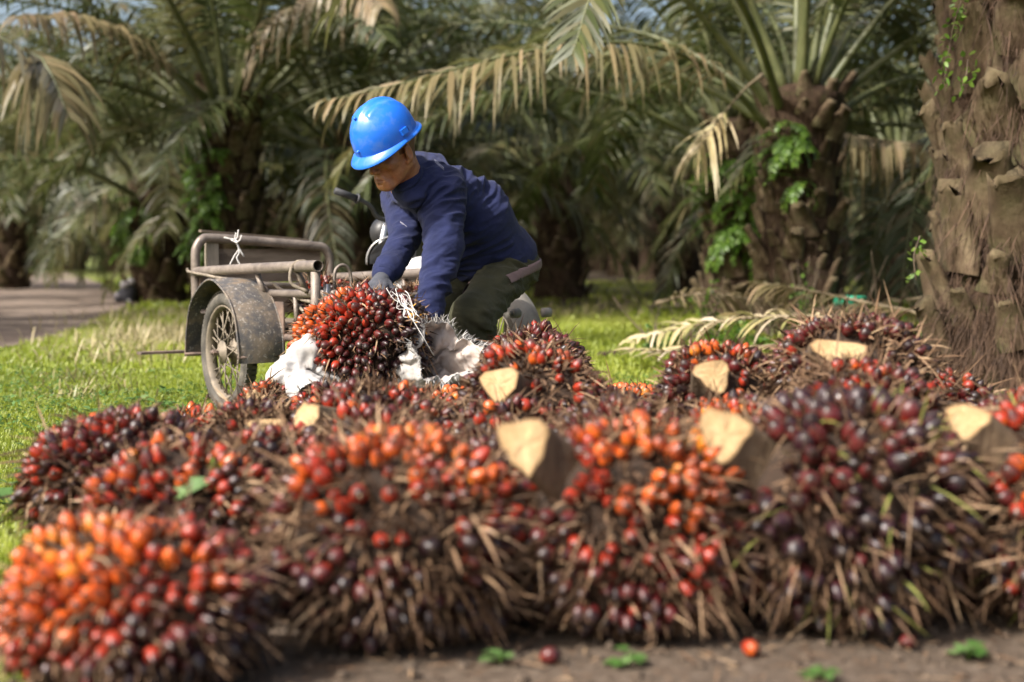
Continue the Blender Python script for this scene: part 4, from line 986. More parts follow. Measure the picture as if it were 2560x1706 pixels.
V, F = surface(fuse(X, parts, .035), fld); body.add(V, F, 0, True, .5)
body.obj('body', 'skin', person)
for s in (-1, 1):
    b = MB(); c = hw((s * .031, .0745, 0)); a = np.linspace(0, PI, 9); b.lathe([(.0118 * math.sin(q_), .0118 * math.cos(q_)) for q_ in a], 16, c); b.obj('eye', 'eye_white', person)

# --- clothes
def folds(V, N, ax, seed, amp, s1=26, s2=7, mask=None):
    """soft creases running across the direction ax"""
    ax = nrm(ax); q = V @ ax
    P = (V - np.outer(q, ax)) * s2 + np.outer(q, ax) * s1
    n1 = nz(P, 1.0, seed); n2 = nz(P * 2.1, 1.0, seed + 9)
    d = np.clip(1 - np.abs(n1) * 2.6, -.6, 1) ** 1 * .8 + np.clip(1 - np.abs(n2) * 3, -.5, 1) * .35
    d = d * np.clip(.6 + 1.6 * nz(V, 5.5, seed + 3), .2, 1.3)
    if mask is not None: d = d * mask
    return V + N * (amp * d)[:, None]
fld = Field((-.72, 5.12, .42), (.22, 6.35, 1.2), .0055); X = fld.X
c_ = .072
parts = [sd_cone(X, H_ + LF * c_ + UPV * .02, MID + LF * c_, .118, .125), sd_cone(X, H_ - LF * c_ + UPV * .02, MID - LF * c_, .118, .125), sd_cone(X, MID + LF * c_, SH + LF * .075 - UPV * .05, .125, .118), sd_cone(X, MID - LF * c_, SH - LF * .075 - UPV * .05, .125, .118), sd_ell(X, H_ + UPV * .03 + A(.012, 0, .01), (.155, .16, .135))]
T = fuse(X, parts, .05)
T = smin(T, sd_cone(X, MID + A(-.05, -.03, -.10), H_ + FW * .05 + A(0, 0, -.03), .09, .12), .06)        # shirt front hanging loose
T = smin(T, sd_cone(X, SL - UPV * .02, SR - UPV * .02, .078, .078), .05)
T = smin(T, sd_cone(X, SH + UPV * .02 + A(.01, .01, .015), NKC - NKA * .05, .106, .084), .06)
arms = fuse(X, [sd_cone(X, SL - A(0, 0, .02), EL, .084, .071), sd_cone(X, EL, WL + (EL - WL) * .12, .071, .050), sd_cone(X, WL + (EL - WL) * .12, WL, .048, .043)], .02)
arms2 = fuse(X, [sd_cone(X, SR - A(0, 0, .02), ER, .072, .060), sd_cone(X, ER, WR + (ER - WR) * .18, .060, .05), sd_cone(X, WR + (ER - WR) * .18, WR, .05, .043)], .02)
hem = nrm(-FW * .26 - CU * .96); p0 = at(1240, 668, 5.98)
T = smax(T, (X - p0.astype(np.float32)) @ hem.astype(np.float32), .012)
D = smin(T, smin(arms, arms2, .001), .035)
pass
V, F = surface(D, fld); N = vnormals(V, F)
dl = np.minimum.reduce([np.linalg.norm(V - EL, axis=1), np.linalg.norm(V - ER, axis=1)])
onarm = np.clip(1.6 - np.minimum(sd_cone(V, SL, EL, .085, .07), np.minimum(sd_cone(V, EL, WL, .07, .045), np.minimum(sd_cone(V, SR, ER, .085, .07), sd_cone(V, ER, WR, .07, .045)))) / .02, 0, 1)
V = folds(V, N, nrm(nrm(WL - SL) + A(.5, .1, .15)), 3.1, .013, 23, 8, onarm)
V = folds(V, N, nrm(UPV + CU * .5), 8.2, .019, 16, 5, 1 - onarm)
N = vnormals(V, F); V = V + N * (.0035 * nz(V, 9, 4.4))[:, None]
b = MB(); b.add(V, F); shirt = b.obj('shirt', 'shirt', person); SHV, SHF = V, F
# ribbed collar
na = NKA; cc = NKC - na * .004; f3 = frame(na, LF); b = MB()
ring = [cc + f3[:, 0] * .066 * math.cos(a) + f3[:, 1] * .064 * math.sin(a) + na * .0 * math.cos(a - PI * .55) for a in np.linspace(0, 2 * PI, 33)]
b.tube(ring, .0095, 8, cap=False); b.obj('collar', 'shirt_trim', shirt)
for w, e, r in ((WL, EL, .046), (WR, ER, .046)):
    d = nrm(w - e); f3 = frame(d); b = MB(); b.lathe([(r * .8, -.036), (r * 1.03, -.034), (r * 1.06, -.02), (r * 1.0, .004), (r * .93, .006), (r * .85, .0)], 26, w, 0, f3); b.obj('cuff', 'shirt_trim', shirt)
# small pale prints on the shirt
bv = BVHTree.FromPolygons([Vector(v) for v in SHV], [tuple(int(i) for i in f) for f in SHF])
def on_shirt(px, py):
    o = Vector((0, 0, CAMH)); d = Vector(at(px, py, 5.0)) - o; d.normalize(); h = bv.ray_cast(o, d)
    return None if h[0] is None else np.array(h[0] + h[1] * .0022)
b = MB(); g = np.random.default_rng(2)
def dash(x0, y0, x1, y1, w):
    p = [on_shirt(x0, y0 - w), on_shirt(x1, y1 - w), on_shirt(x1, y1 + w), on_shirt(x0, y0 + w)]
    if all(q_ is not None for q_ in p): b.add(np.array(p), np.array([[3, 2, 1, 0]]), 0, False)
for k in range(9):
    x0 = 1086 + 2.6 * k; y0 = 401 + 2.3 * k; dash(x0, y0, x0 + 1.6, y0 + 1.4, 1.7); dash(x0 + 1, y0 + 5, x0 + 2.4, y0 + 6.2, 1.1)
for k in range(6):
    x0 = 1001 + 2.8 * k; y0 = 556 + 2.1 * k; dash(x0, y0, x0 + 1.9, y0 + 1.4, 2.0 if k < 3 else .9)
if b.n: b.obj('print', 'print_white', shirt)

fld = Field((-.5, 5.3, .02), (.3, 6.4, .86), .0075); X = fld.X
D = smin(smin(sd_ell(X, H_ + A(.005, 0, -.02), (.132, .142, .125)), sd_cone(X, H_ + LF * .065, H_ + UPV * .12 + LF * .065, .10, .095), .05), sd_cone(X, H_ - LF * .065, H_ + UPV * .12 - LF * .065, .10, .095), .05)
legl = fuse(X, [sd_cone(X, HL + A(.0, 0, -.02), KL, .102, .074), sd_cone(X, KL, AL, .084, .082)], .03)
legr = fuse(X, [sd_cone(X, HR + A(.0, 0, -.02), KR, .10, .076), sd_cone(X, KR, AR, .084, .082)], .03)
D = smin(D, smin(legl, legr, .012), .05)
D = smax(D, .07 - X[..., 2], .01)
V, F = surface(D, fld); N = vnormals(V, F)
V = folds(V, N, nrm(A(.3, .2, 1)), 5.5, .014, 20, 6); V = V + vnormals(V, F) * (.003 * nz(V, 12, 2.2))[:, None]
b = MB(); b.add(V, F); trousers = b.obj('trousers', 'trousers', person)
# belt, just below the shirt hem
fld = Field((-.25, 5.7, .5), (.2, 6.3, .85), .006); X = fld.X
Wd = smin(smin(sd_ell(X, H_ + A(.005, 0, -.02), (.146, .156, .14)), sd_cone(X, H_ + LF * .065, H_ + UPV * .12 + LF * .065, .113, .108), .05), sd_cone(X, H_ - LF * .065, H_ + UPV * .12 - LF * .065, .113, .108), .05); Wd = smin(Wd, sd_cone(X, HL + A(.0, 0, -.02), KL, .115, .085), .05)
bn = hem; q0 = p0 + hem * .014
Wd = smax(Wd, np.abs((X - q0.astype(np.float32)) @ bn.astype(np.float32)) - .019, .004)
V, F = surface(Wd, fld); b = MB(); b.add(V, F); belt = b.obj('belt', 'belt', trousers)
# gloves
def hand(name, w, d, pn, thumb, curl, parent):
    """knitted glove: palm, four unequal curled fingers and a thumb from the side of the palm"""
    d = nrm(d); pn = nrm(pn - d * np.dot(pn, d)); sx = np.cross(d, pn) * thumb       # towards the thumb
    rot = np.stack([sx, d, pn], 1)
    fld = Field((-.10, -.05, -.06), (.10, .22, .14), .0034); X = fld.X
    D = sd_cone(X, (0, -.03, 0), (0, .01, 0), .032, .031); D = smin(D, sd_ell(X, (0, .048, 0), (.043, .05, .018)), .02)
    for k, (ox, L) in enumerate(((.031, .070), (.011, .079), (-.010, .073), (-.030, .057))):
        p = A(ox, .082 - .006 * abs(k - 1), 0); a = R(curl * .5 + 4 * k); fd = None
        for j, s in enumerate((.42, .32, .26)):
            e = p + A(ox * .10, math.cos(a), math.sin(a)) * L * s * 1.12; c = sd_cone(X, p, e, .0108 - .0007 * j, .0101 - .0007 * j); fd = c if fd is None else smin(fd, c, .004); p = e; a += R(curl)
        D = smin(D, fd, .006)
    p = A(.034, .018, .006)
    for j, (e, r) in enumerate((((.060, .046, .022), .0128), ((.066, .074, .036), .0115), ((.060, .094, .050), .0105))):
        D = smin(D, sd_cone(X, p, A(*e), r + .001, r), .008); p = A(*e)
    V, F = surface(D, fld); b = MB(); b.add(w + V @ rot.T, F); gl = b.obj(name, 'glove', parent)
    b = MB(); b.lathe([(.030, -.034), (.0355, -.035), (.0365, -.028), (.0355, -.022), (.031, -.022)], 24, w, 0, rot[:, [0, 2, 1]] * A(1, -1, 1)); b.obj('hem', 'glove_hem', gl)
dr = nrm(at(925, 742, 5.36) - WR); hand('glove', WR + dr * .035, dr, A(.05, .35, -.9), 1, 26, person)
dl_ = nrm(at(1035, 905, 5.24) - WL); hand('glove', WL + dl_ * .035, dl_, A(-.8, .1, -.2), -1, 28, person)
# boots
for a_, nm in ((AL, 0), (AR, 1)):
    fld = Field((a_[0] - .3, a_[1] - .3, -.01), (a_[0] + .2, a_[1] + .2, .26), .009); X = fld.X; ft = A(a_[0], a_[1], .05)
    D = smin(sd_cone(X, A(a_[0], a_[1], .25), ft, .058, .052), sd_cone(X, ft, ft + FW * .15 - A(0, 0, .008), .05, .042), .03); D = smax(D, .0 - X[..., 2] + .004, .01)
    V, F = surface(D, fld); b = MB(); b.add(V, F); b.obj('boot', 'boot', person)

# --- hard hat
hp, hyaw = R(34), R(50)
Y2 = A(-math.sin(hyaw) * math.cos(hp), -math.cos(hyaw) * math.cos(hp), -math.sin(hp)); Z2 = A(-math.sin(hyaw) * math.sin(hp), -math.cos(hyaw) * math.sin(hp), math.cos(hp)); X2 = np.cross(Y2, Z2)
rl = R(5); X2, Z2 = X2 * math.cos(rl) + Z2 * math.sin(rl), Z2 * math.cos(rl) - X2 * math.sin(rl)
KROT = np.stack([X2, Y2, Z2], 1); KO = hw((0, .006, .056))
def kw(p): return KO + np.asarray(p, float) @ KROT.T
a_l, b_f, b_b, Hh = .115, .135, .135, .15
na_, nt = 96, 40
ph = np.arange(na_) * 2 * PI / na_; V = np.zeros((nt, na_, 3))
cs, sn = np.cos(ph), np.sin(ph)                                    # sn = +1 at the front
bb = np.where(sn > 0, b_f, b_b)
for i in range(nt):
    q_ = (i / (nt - 1)); th_ = q_ * PI / 2; rr = math.sin(th_) ** .92; zz = math.cos(th_) ** .86 if i < nt - 1 else 0
    x = a_l * rr * cs; y = bb * rr * sn; z = Hh * zz + 0 * x
    top = np.clip((z / Hh - .18) / .5, 0, 1) * np.clip((.96 - q_) / .2, 0, 1)
    rid = .0075 * np.exp(-(x / .020) ** 4) * top * np.clip(1 - np.abs(y + .01) / .125, 0, 1) ** .4      # wide centre ridge
    side = .0035 * (np.exp(-((np.abs(x) - .048) / .012) ** 2)) * top * (y < .06)
    s = 1 + (rid + side) / .13; V[i] = np.stack([x * s, y * s, z * s], 1)
b = MB(); b.grid(V[1:], wrap=True); b.add(np.concatenate([V[1], V[0][:1]]), np.stack([np.arange(na_), (np.arange(na_) + 1) % na_, np.full(na_, na_)], 1)[:, [1, 0, 2]])
# brim: short all round, long peak in front
vis = .009 + .026 * np.clip(sn, 0, 1) ** 1.4 + .010 * np.clip(-sn, 0, 1) ** 2
drop = -.010 - .020 * np.clip(sn, 0, 1) ** 1.4 - .006 * np.clip(-sn, 0, 1)
base = V[-1]; outd = np.stack([cs / a_l, sn / bb, 0 * cs], 1); outd /= np.linalg.norm(outd, axis=1)[:, None]
rows = [base]
for u in (.25, .5, .75, 1.0): rows.append(base + outd * (vis * u)[:, None] + np.stack([0 * cs, 0 * cs, drop * u ** 1.3], 1))
rows.append(rows[-1] + A(0, 0, -.0045)); 
for u in (.7, .35, 0): rows.append(base + outd * (vis * u - .004 * (u == 0))[:, None] + np.stack([0 * cs, 0 * cs, drop * u ** 1.3 - .005], 1))
for q_ in (.8, .6, .4, .2): 
    i = int(q_ * (nt - 1)); rows.append(V[i] * .972)
b.grid(np.array(rows), wrap=True)
for i, (Vv, _) in enumerate(zip(b.V, range(99))): b.V[i] = kw(Vv)
hat = b.obj('hard_hat', 'helmet', person)
for s in (-1, 1):                                                  # slot housings at the sides
    n0 = nrm((s * 1.0, -.05, .18)); f3 = frame(n0, (0, 1, 0)); b = MB(); p = A(s * (a_l - .001), -.012, .026)
    V8 = np.array([[x * (1 - .12 * (z > 0)), y * (1 - .12 * (z > 0)), z] for x in (-.017, .017) for y in (-.012, .012) for z in (-.006, .0085)]) @ f3.T + p
    b.add(kw(V8), np.array([[0, 1, 3, 2], [4, 6, 7, 5], [0, 4, 5, 1], [2, 3, 7, 6], [0, 2, 6, 4], [1, 5, 7, 3]]), 0, False); sl = b.obj('slot_housing', 'helmet', hat)
    b = MB(); V8 = np.array([[x, y, z] for x in (-.019, -.0165) for y in (-.010, .010) for z in (-.004, .008)]) @ f3.T + p + A(0, -.001, 0); b.add(kw(V8), np.array([[0, 1, 3, 2], [4, 6, 7, 5], [0, 4, 5, 1], [2, 3, 7, 6], [0, 2, 6, 4], [1, 5, 7, 3]]), 0, False); b.obj('slot', 'helmet_dark', sl)
for p, r in (((0, b_f + .002, .024), .0065), ((0, -b_b - .002, .035), .008), ((0, .085, .136), .006)):
    n0 = nrm((p[0], p[1], p[2] * .8)); b = MB(); b.lathe([(.001, .006), (r * .7, .005), (r, .001), (r, -.005)], 14, kw(p), 0, KROT @ frame(n0)); b.obj('boss', 'helmet', hat)
b = MB(); b.tube([kw((a_l * .93 * math.cos(a), (b_f if math.sin(a) > 0 else b_b) * .93 * math.sin(a), -.004)) for a in np.linspace(0, 2 * PI, 41)], .006, 6, cap=False); b.obj('headband', 'helmet_liner', hat)

# ------------------------------------------------------------------ sack
sack = thing('sack', 'torn white woven plastic sack spread under the fruit bunch being lifted', 'sack', tuple(at(1120, 960, 5.25)))
mc = at(1112, 905, 5.12); mo = at(960, 960, 5.3); ax_ = nrm(A(.42, -.62, .66)); f3 = frame(ax_, (0, 0, 1)); m_, n_ = 30, 128
ang = np.arange(n_) * 2 * PI / n_
def mouth(off):
    V = np.zeros((m_, n_, 3)); g = np.random.default_rng(4)
    for i in range(m_):
        s = i / (m_ - 1); c = mo + (mc - mo) * s ** .8 + ax_ * .03 * s
        rx = (.10 + .035 * s) + off; ry = (.075 + .05 * s) + off
        w = 1 + .12 * np.sin(3 * ang + 2 * s) + .07 * np.sin(7 * ang + 5 * s) + .05 * np.sin(13 * ang - 9 * s)
        V[i] = c + (np.cos(ang) * ry * w)[:, None] * f3[:, 0] + (np.sin(ang) * rx * w)[:, None] * f3[:, 1] + (.025 * s * np.sin(4 * ang + 1) + .012 * s * np.sin(11 * ang))[:, None] * ax_
    return V
Vo, Vi = mouth(.002), mouth(-.002)
for Vq in (Vo, Vi):
    fl = Vq.reshape(-1, 3); fl += f3[:, 0] * (.02 * nz(fl, 14) + .010 * (1 - 2 * np.abs(nz(fl, 34, 2))))[:, None] + ax_ * (.02 * nz(fl, 18, 3) + .010 * (1 - 2 * np.abs(nz(fl, 41, 7))))[:, None] + f3[:, 1] * (.012 * nz(fl, 30, 5))[:, None]
b = MB(); b.grid(Vo, att=.05, wrap=True); b.grid(Vi[:, ::-1], att=.45, wrap=True); b.grid(np.stack([Vo[-1], Vi[-1]]), att=.05, wrap=True); b.obj('mouth', 'sack', sack)
g = np.random.default_rng(6); n = 420; k = g.integers(0, n_, n); base = Vo[-1][k] + (g.random((n, 3)) - .5) * .012; rad = base - mc; rad /= np.linalg.norm(rad, axis=1)[:, None]
d = rad * .9 + ax_ * .35 + (g.random((n, 3)) - .5) * 1.1; d /= np.linalg.norm(d, axis=1)[:, None]; wv = np.cross(d, g.random((n, 3)) - .5); wv /= np.linalg.norm(wv, axis=1)[:, None]
b = MB(); leaf_strips(b, base, d, wv, .012 + .035 * g.random(n), .5 * g.random(n), .0009 + .0012 * g.random(n), 0 * g.random(n), seg=3); o = b.obj('fringe', 'sack', sack); o['kind'] = 'stuff'
fld = Field((-1.0, 4.95, .05), (-.55, 5.45, .46), .0065); X = fld.X
D = smin(sd_cone(X, at(700, 945, 5.06), at(775, 885, 5.12), .036, .046), sd_cone(X, at(775, 885, 5.12), at(860, 990, 5.14), .046, .05), .03); D = smin(D, sd_cone(X, at(775, 985, 5.0), at(720, 960, 5.1), .06, .05), .04)
V, F = surface(D, fld); N = vnormals(V, F); r1 = 1 - 2 * np.abs(nz(V, 13, 1)); r2 = 1 - 2 * np.abs(nz(V, 28, 5)); V = V + N * (.016 * r1 + .007 * r2)[:, None]
b = MB(); b.add(V, F, att=0.0); b.obj('folded_end', 'sack', sack)
V = np.zeros((22, 34, 3)); uu, vv = np.meshgrid(np.linspace(-1, 1, 22), np.linspace(-1, 1, 34), indexing='ij')
V[..., 0] = -.52 + vv * .36; V[..., 1] = 5.22 + uu * .2; V[..., 2] = .19 + .05 * vv ** 2 - .05 * np.clip(-uu, 0, 1)
V[..., 2] += .02 * nz(V.reshape(-1, 3), 12).reshape(22, 34); b = MB(); b.grid(V, att=.1); V2 = V - A(0, 0, .003); b.grid(V2[:, ::-1], att=.1); b.obj('sheet', 'sack', sack)

# ------------------------------------------------------------------ fruit bunches
FM = ['fruit_purple', 'fruit_maroon', 'fruit_red', 'fruit_orange', 'fruit_yellow', 'husk_pale']
FRV = []; FRUIT = []
for sh in range(2):
    rr, ln = (.0168, .040) if sh == 0 else (.0155, .044)
    prof = np.array([(.25, 0), (.72, .13), (1.0, .4), (.93, .66), (.62, .87), (.22, .985), (.02, 1.0)]) if sh == 0 else np.array([(.3, 0), (.8, .15), (1.0, .38), (.85, .64), (.5, .86), (.18, .98), (.02, 1.03)])
    b = MB(); a = np.arange(9) * 2 * PI / 9; k = 1 + .06 * np.cos(3 * a + sh)
    V = np.stack([prof[:, 0][:, None] * rr * np.cos(a) * k, prof[:, 0][:, None] * rr * np.sin(a) * k, np.repeat((prof[:, 1] * ln)[:, None], 9, 1)], -1)
    V[..., 0] += .002 * np.sin(prof[:, 1] * 3)[:, None]
    b.grid(V, wrap=True, att=np.repeat(prof[:, 1][:, None], 9, 1)); FRV.append(b)
    FRUIT.append([b.mesh('fruit', [m]) for m in FM])
SPEC = []
def spec(label, c, r, pal, seed, yaw=0.0, **kw): SPEC.append(dict(label=label, c=A(*c), r=A(*r), pal=pal, seed=seed, yaw=yaw, **kw))
# pal = (direction in which the colour brightens, bias 0..4, gain, spread)
spec('glossy orange fruit bunch at the end of the heap', (-.665, 2.49, .115), (.24, .20, .165), ((-.6, -.1, .75), 1.5, 2.0, .5), 1, drop=.12, nsp=520, fs=.98)
spec('spiky dark bunch with black frayed end beside the grass', (-.965, 3.5, .175), (.25, .2, .18), ((-.8, .1, .6), .5, 1.5, .6), 2, drop=.25, nsp=800, sl=1.25, yaw=.3)
spec('red fruit bunch with a grey green leaf lying on it', (-.70, 3.0, .165), (.22, .18, .18), ((-.2, 0, .9), 1.1, 1.3, .8), 3, drop=.25, nsp=600)
spec('small maroon bunch with one bright orange fruit beside the grass', (-.98, 4.35, .13), (.19, .17, .14), ((.1, -.1, .8), 1.2, 1.0, .8), 4, nsp=420)
spec('shaggy bunch of red and orange fruit hung with long brown fibres', (-.225, 2.75, .18), (.255, .22, .225), ((.1, .0, .95), 1.0, 1.9, .6), 5, nsp=1000, sl=1.6, drop=.38, fs=1.05)
spec('dark brown bunch below the bunch being lifted', (-.36, 3.85, .205), (.25, .22, .19), ((0, -.3, .6), .5, .9, .9), 6, nsp=1100, drop=.5, tip=(752, 1072, 3.58), cn=(-.35, -.85, .4), sr=(.03, .06))
spec('bunch with a broad block of orange red fruit and large cut stalk', (.23, 2.82, .19), (.235, .21, .235), ((.5, -.25, .8), 1.15, 2.3, .4), 7, nsp=1000, sl=1.5, drop=.26, fs=1.05, tip=(1312, 1118, 2.68), cn=(.1, -.93, .35), sr=(.046, .046))
spec('brown bunch topped with orange fruit beside the torn sack', (.06, 4.05, .275), (.215, .2, .215), ((.2, -.1, .95), .3, 2.2, .6), 8, nsp=900, drop=.4, tip=(1248, 966, 3.84), cn=(-.1, -.9, .42), sr=(.05, .044))
spec('big bunch of black purple fruit with greenish spikes', (.67, 2.90, .205), (.275, .24, .25), ((0, -.2, .5), .1, .5, .6), 9, nsp=1100, sl=1.6, drop=.24, fs=1.28, gs=.2, tip=(1812, 1094, 2.78), cn=(.12, -.9, .4), sr=(.048, .046))
spec('brown shaggy bunch with pale cut stalk between orange and purple bunches', (.6, 4.1, .27), (.215, .2, .21), ((.1, -.2, .8), .4, 1.3, .9), 10, nsp=1000, drop=.5, tip=(1786, 944, 3.89), cn=(.2, -.85, .45), sr=(.05, .042))
spec('topmost bunch of the heap with glossy purple fruit and split cut stalk', (.955, 4.0, .40), (.235, .2, .175), ((-.3, -.1, .6), .4, .8, .6), 11, nsp=1000, sl=1.5, drop=.4, tip=(2105, 890, 3.77), cn=(.1, -.72, .65), sr=(.07, .045))
spec('dark red bunch with small pale cut stalk at the end under the shaggy palm', (1.14, 2.92, .21), (.215, .22, .245), ((-.2, -.2, .7), .7, 1.3, .8), 12, nsp=1000, sl=1.8, drop=.42, fs=1.1, gs=.15, tip=(2415, 1058, 2.86), cn=(-.2, -.85, .4), sr=(.04, .032))
spec('brown and orange bunch wedged under the topmost bunch', (.88, 3.56, .27), (.24, .2, .21), ((0, -.1, .9), .5, 1.2, 1.0), 13, nsp=1000, sl=1.3, drop=.45)
spec('small vivid orange bunch in the gap behind the heap', (.417, 4.9, .15), (.15, .14, .15), ((0, 0, 1), 2.9, .5, .3), 14, nsp=260, drop=.08)
spec('bunch of red and orange fruit at the foot of the torn sack', (-.22, 4.48, .16), (.19, .16, .165), ((.2, -.1, .8), 1.2, 1.5, .8), 17, drop=.2, nsp=520)
spec('broken dark bunch with few red fruit beside the cart wheel', (-.86, 5.0, .155), (.13, .12, .14), ((-.6, -.3, .5), 1.5, 1.4, .6), 18, nsp=500, drop=.45)
spec('pale stripped bunch core with tan husks near the cart wheel', (-.83, 4.66, .145), (.14, .13, .14), ((0, 0, 1), 4.9, .3, .5), 19, nsp=300, drop=.1, fs=.75)
spec('maroon bunch in the middle of the heap', (-.33, 3.42, .185), (.23, .19, .185), ((-.1, 0, .8), .6, 1.0, .9), 20, nsp=900, drop=.4)
spec('brown bunch behind the block of orange red fruit', (.27, 3.52, .205), (.22, .2, .19), ((-.3, 0, .7), .5, 1.0, .9), 21, nsp=1000, drop=.5)
spec('bunch with tan dried fruit behind the black purple bunch', (.56, 3.56, .21), (.19, .17, .175), ((-.8, -.4, .2), 1.2, 2.8, 1.2), 22, nsp=600, drop=.25, fs=.9)
spec('brown bunch half buried under the shaggy palm end of the heap', (1.32, 3.62, .2), (.22, .2, .2), ((0, 0, .9), .6, 1.0, .9), 23, nsp=800, drop=.4)
spec('bunch with long bristles lying towards the shaggy trunk', (1.27, 4.3, .2), (.22, .2, .2), ((0, 0, .9), .5, .9, .8), 24, nsp=900, sl=1.6, drop=.3)
spec('bunch at the bottom under the topmost bunch', (.93, 4.36, .175), (.22, .19, .175), ((0, 0, .9), .8, .9, .8), 25, nsp=400, drop=.2)
spec('brown fibrous bunch between the spiky bunch and the lifted bunch', (-.70, 3.92, .165), (.2, .18, .17), ((.3, 0, .7), .5, 1.0, .9), 26, nsp=1000, sl=1.2, drop=.5, tip=(668, 1070, 3.78), cn=(.2, -.6, .75), sr=(.045, .03))
spec('dark bunch behind the one topped with orange fruit', (.27, 4.62, .16), (.19, .17, .165), ((0, 0, .9), .9, .9, .8), 27, nsp=400, drop=.25)
spec('dark purple bunch in front of the lifted bunch', (-.55, 4.52, .17), (.19, .17, .17), ((0, 0, .9), .6, .9, .7), 28, nsp=400, drop=.2)
spec('large ripe bunch gripped by the worker, orange shading into dark maroon', (-.545, 5.24, .42), (.262, .21, .21), ((-.8, -.05, .42), 1.0, 2.2, .24), 15, nsp=600, sl=1.0, drop=.04)
spec('round dark maroon bunch on the grass behind the torn sack', (.085, 5.3, .245), (.225, .2, .23), ((-.1, -.2, .3), .75, .4, .45), 16, nsp=900, sl=.9, drop=.14)
for i_, (x_, y_, r_) in enumerate(((-.46, 3.0, .13), (-.0, 3.02, .13), (.45, 3.06, .13), (.94, 3.1, .14), (-.55, 3.30, .2), (.02, 3.25, .2), (-.02, 3.75, .21), (1.1, 3.3, .2))):
    spec('dark fibrous bunch wedged between the ' + ('glossy orange and the shaggy bunch', 'shaggy bunch and the orange red block', 'orange red block and the purple bunch', 'black purple and the dark red bunch', 'leaf strewn and the maroon bunch', 'maroon middle bunch and the brown bunch', 'brown bunch and the orange topped bunch', 'wedged brown and the dark red bunch')[i_], (x_, y_, r_ * .72), (r_ * 1.15, r_, r_), ((0, 0, .8), .3, .8, .8), 60 + i_, nsp=700, sl=1.3, drop=.45)
spec('flattened bunch under the sack supporting the lifted bunch', (-.56, 5.28, .095), (.2, .17, .1), ((0, 0, 1), .8, .5, .6), 29, nsp=200, drop=.2)
for i, (a_, b_, r_) in enumerate(((.28, .34, .11), (.58, .44, .105), (.0, .52, .11), (.6, .68, .1))):
    p = K(a_, b_, .418 + r_); spec(('orange bunch lying in the cart near the mudguard', 'brown bunch lying in the cart behind the pipe rail', 'bunch lying at the front planks of the cart', 'bunch lying in the cart near the motorbike')[i], p, (r_ * 1.15, r_ * 1.05, r_), ((0, 0, 1), .5, 1.0, .8), 40 + i, nsp=420, drop=.45)
CAMP = A(0, 0, CAMH)
def rotz(a): return np.array([[math.cos(a), -math.sin(a), 0], [math.sin(a), math.cos(a), 0], [0, 0, 1.]])
def inside(p, s, k=.93): return np.linalg.norm(((p - s['c']) @ rotz(s['yaw'])) / s['r'], axis=1) < k
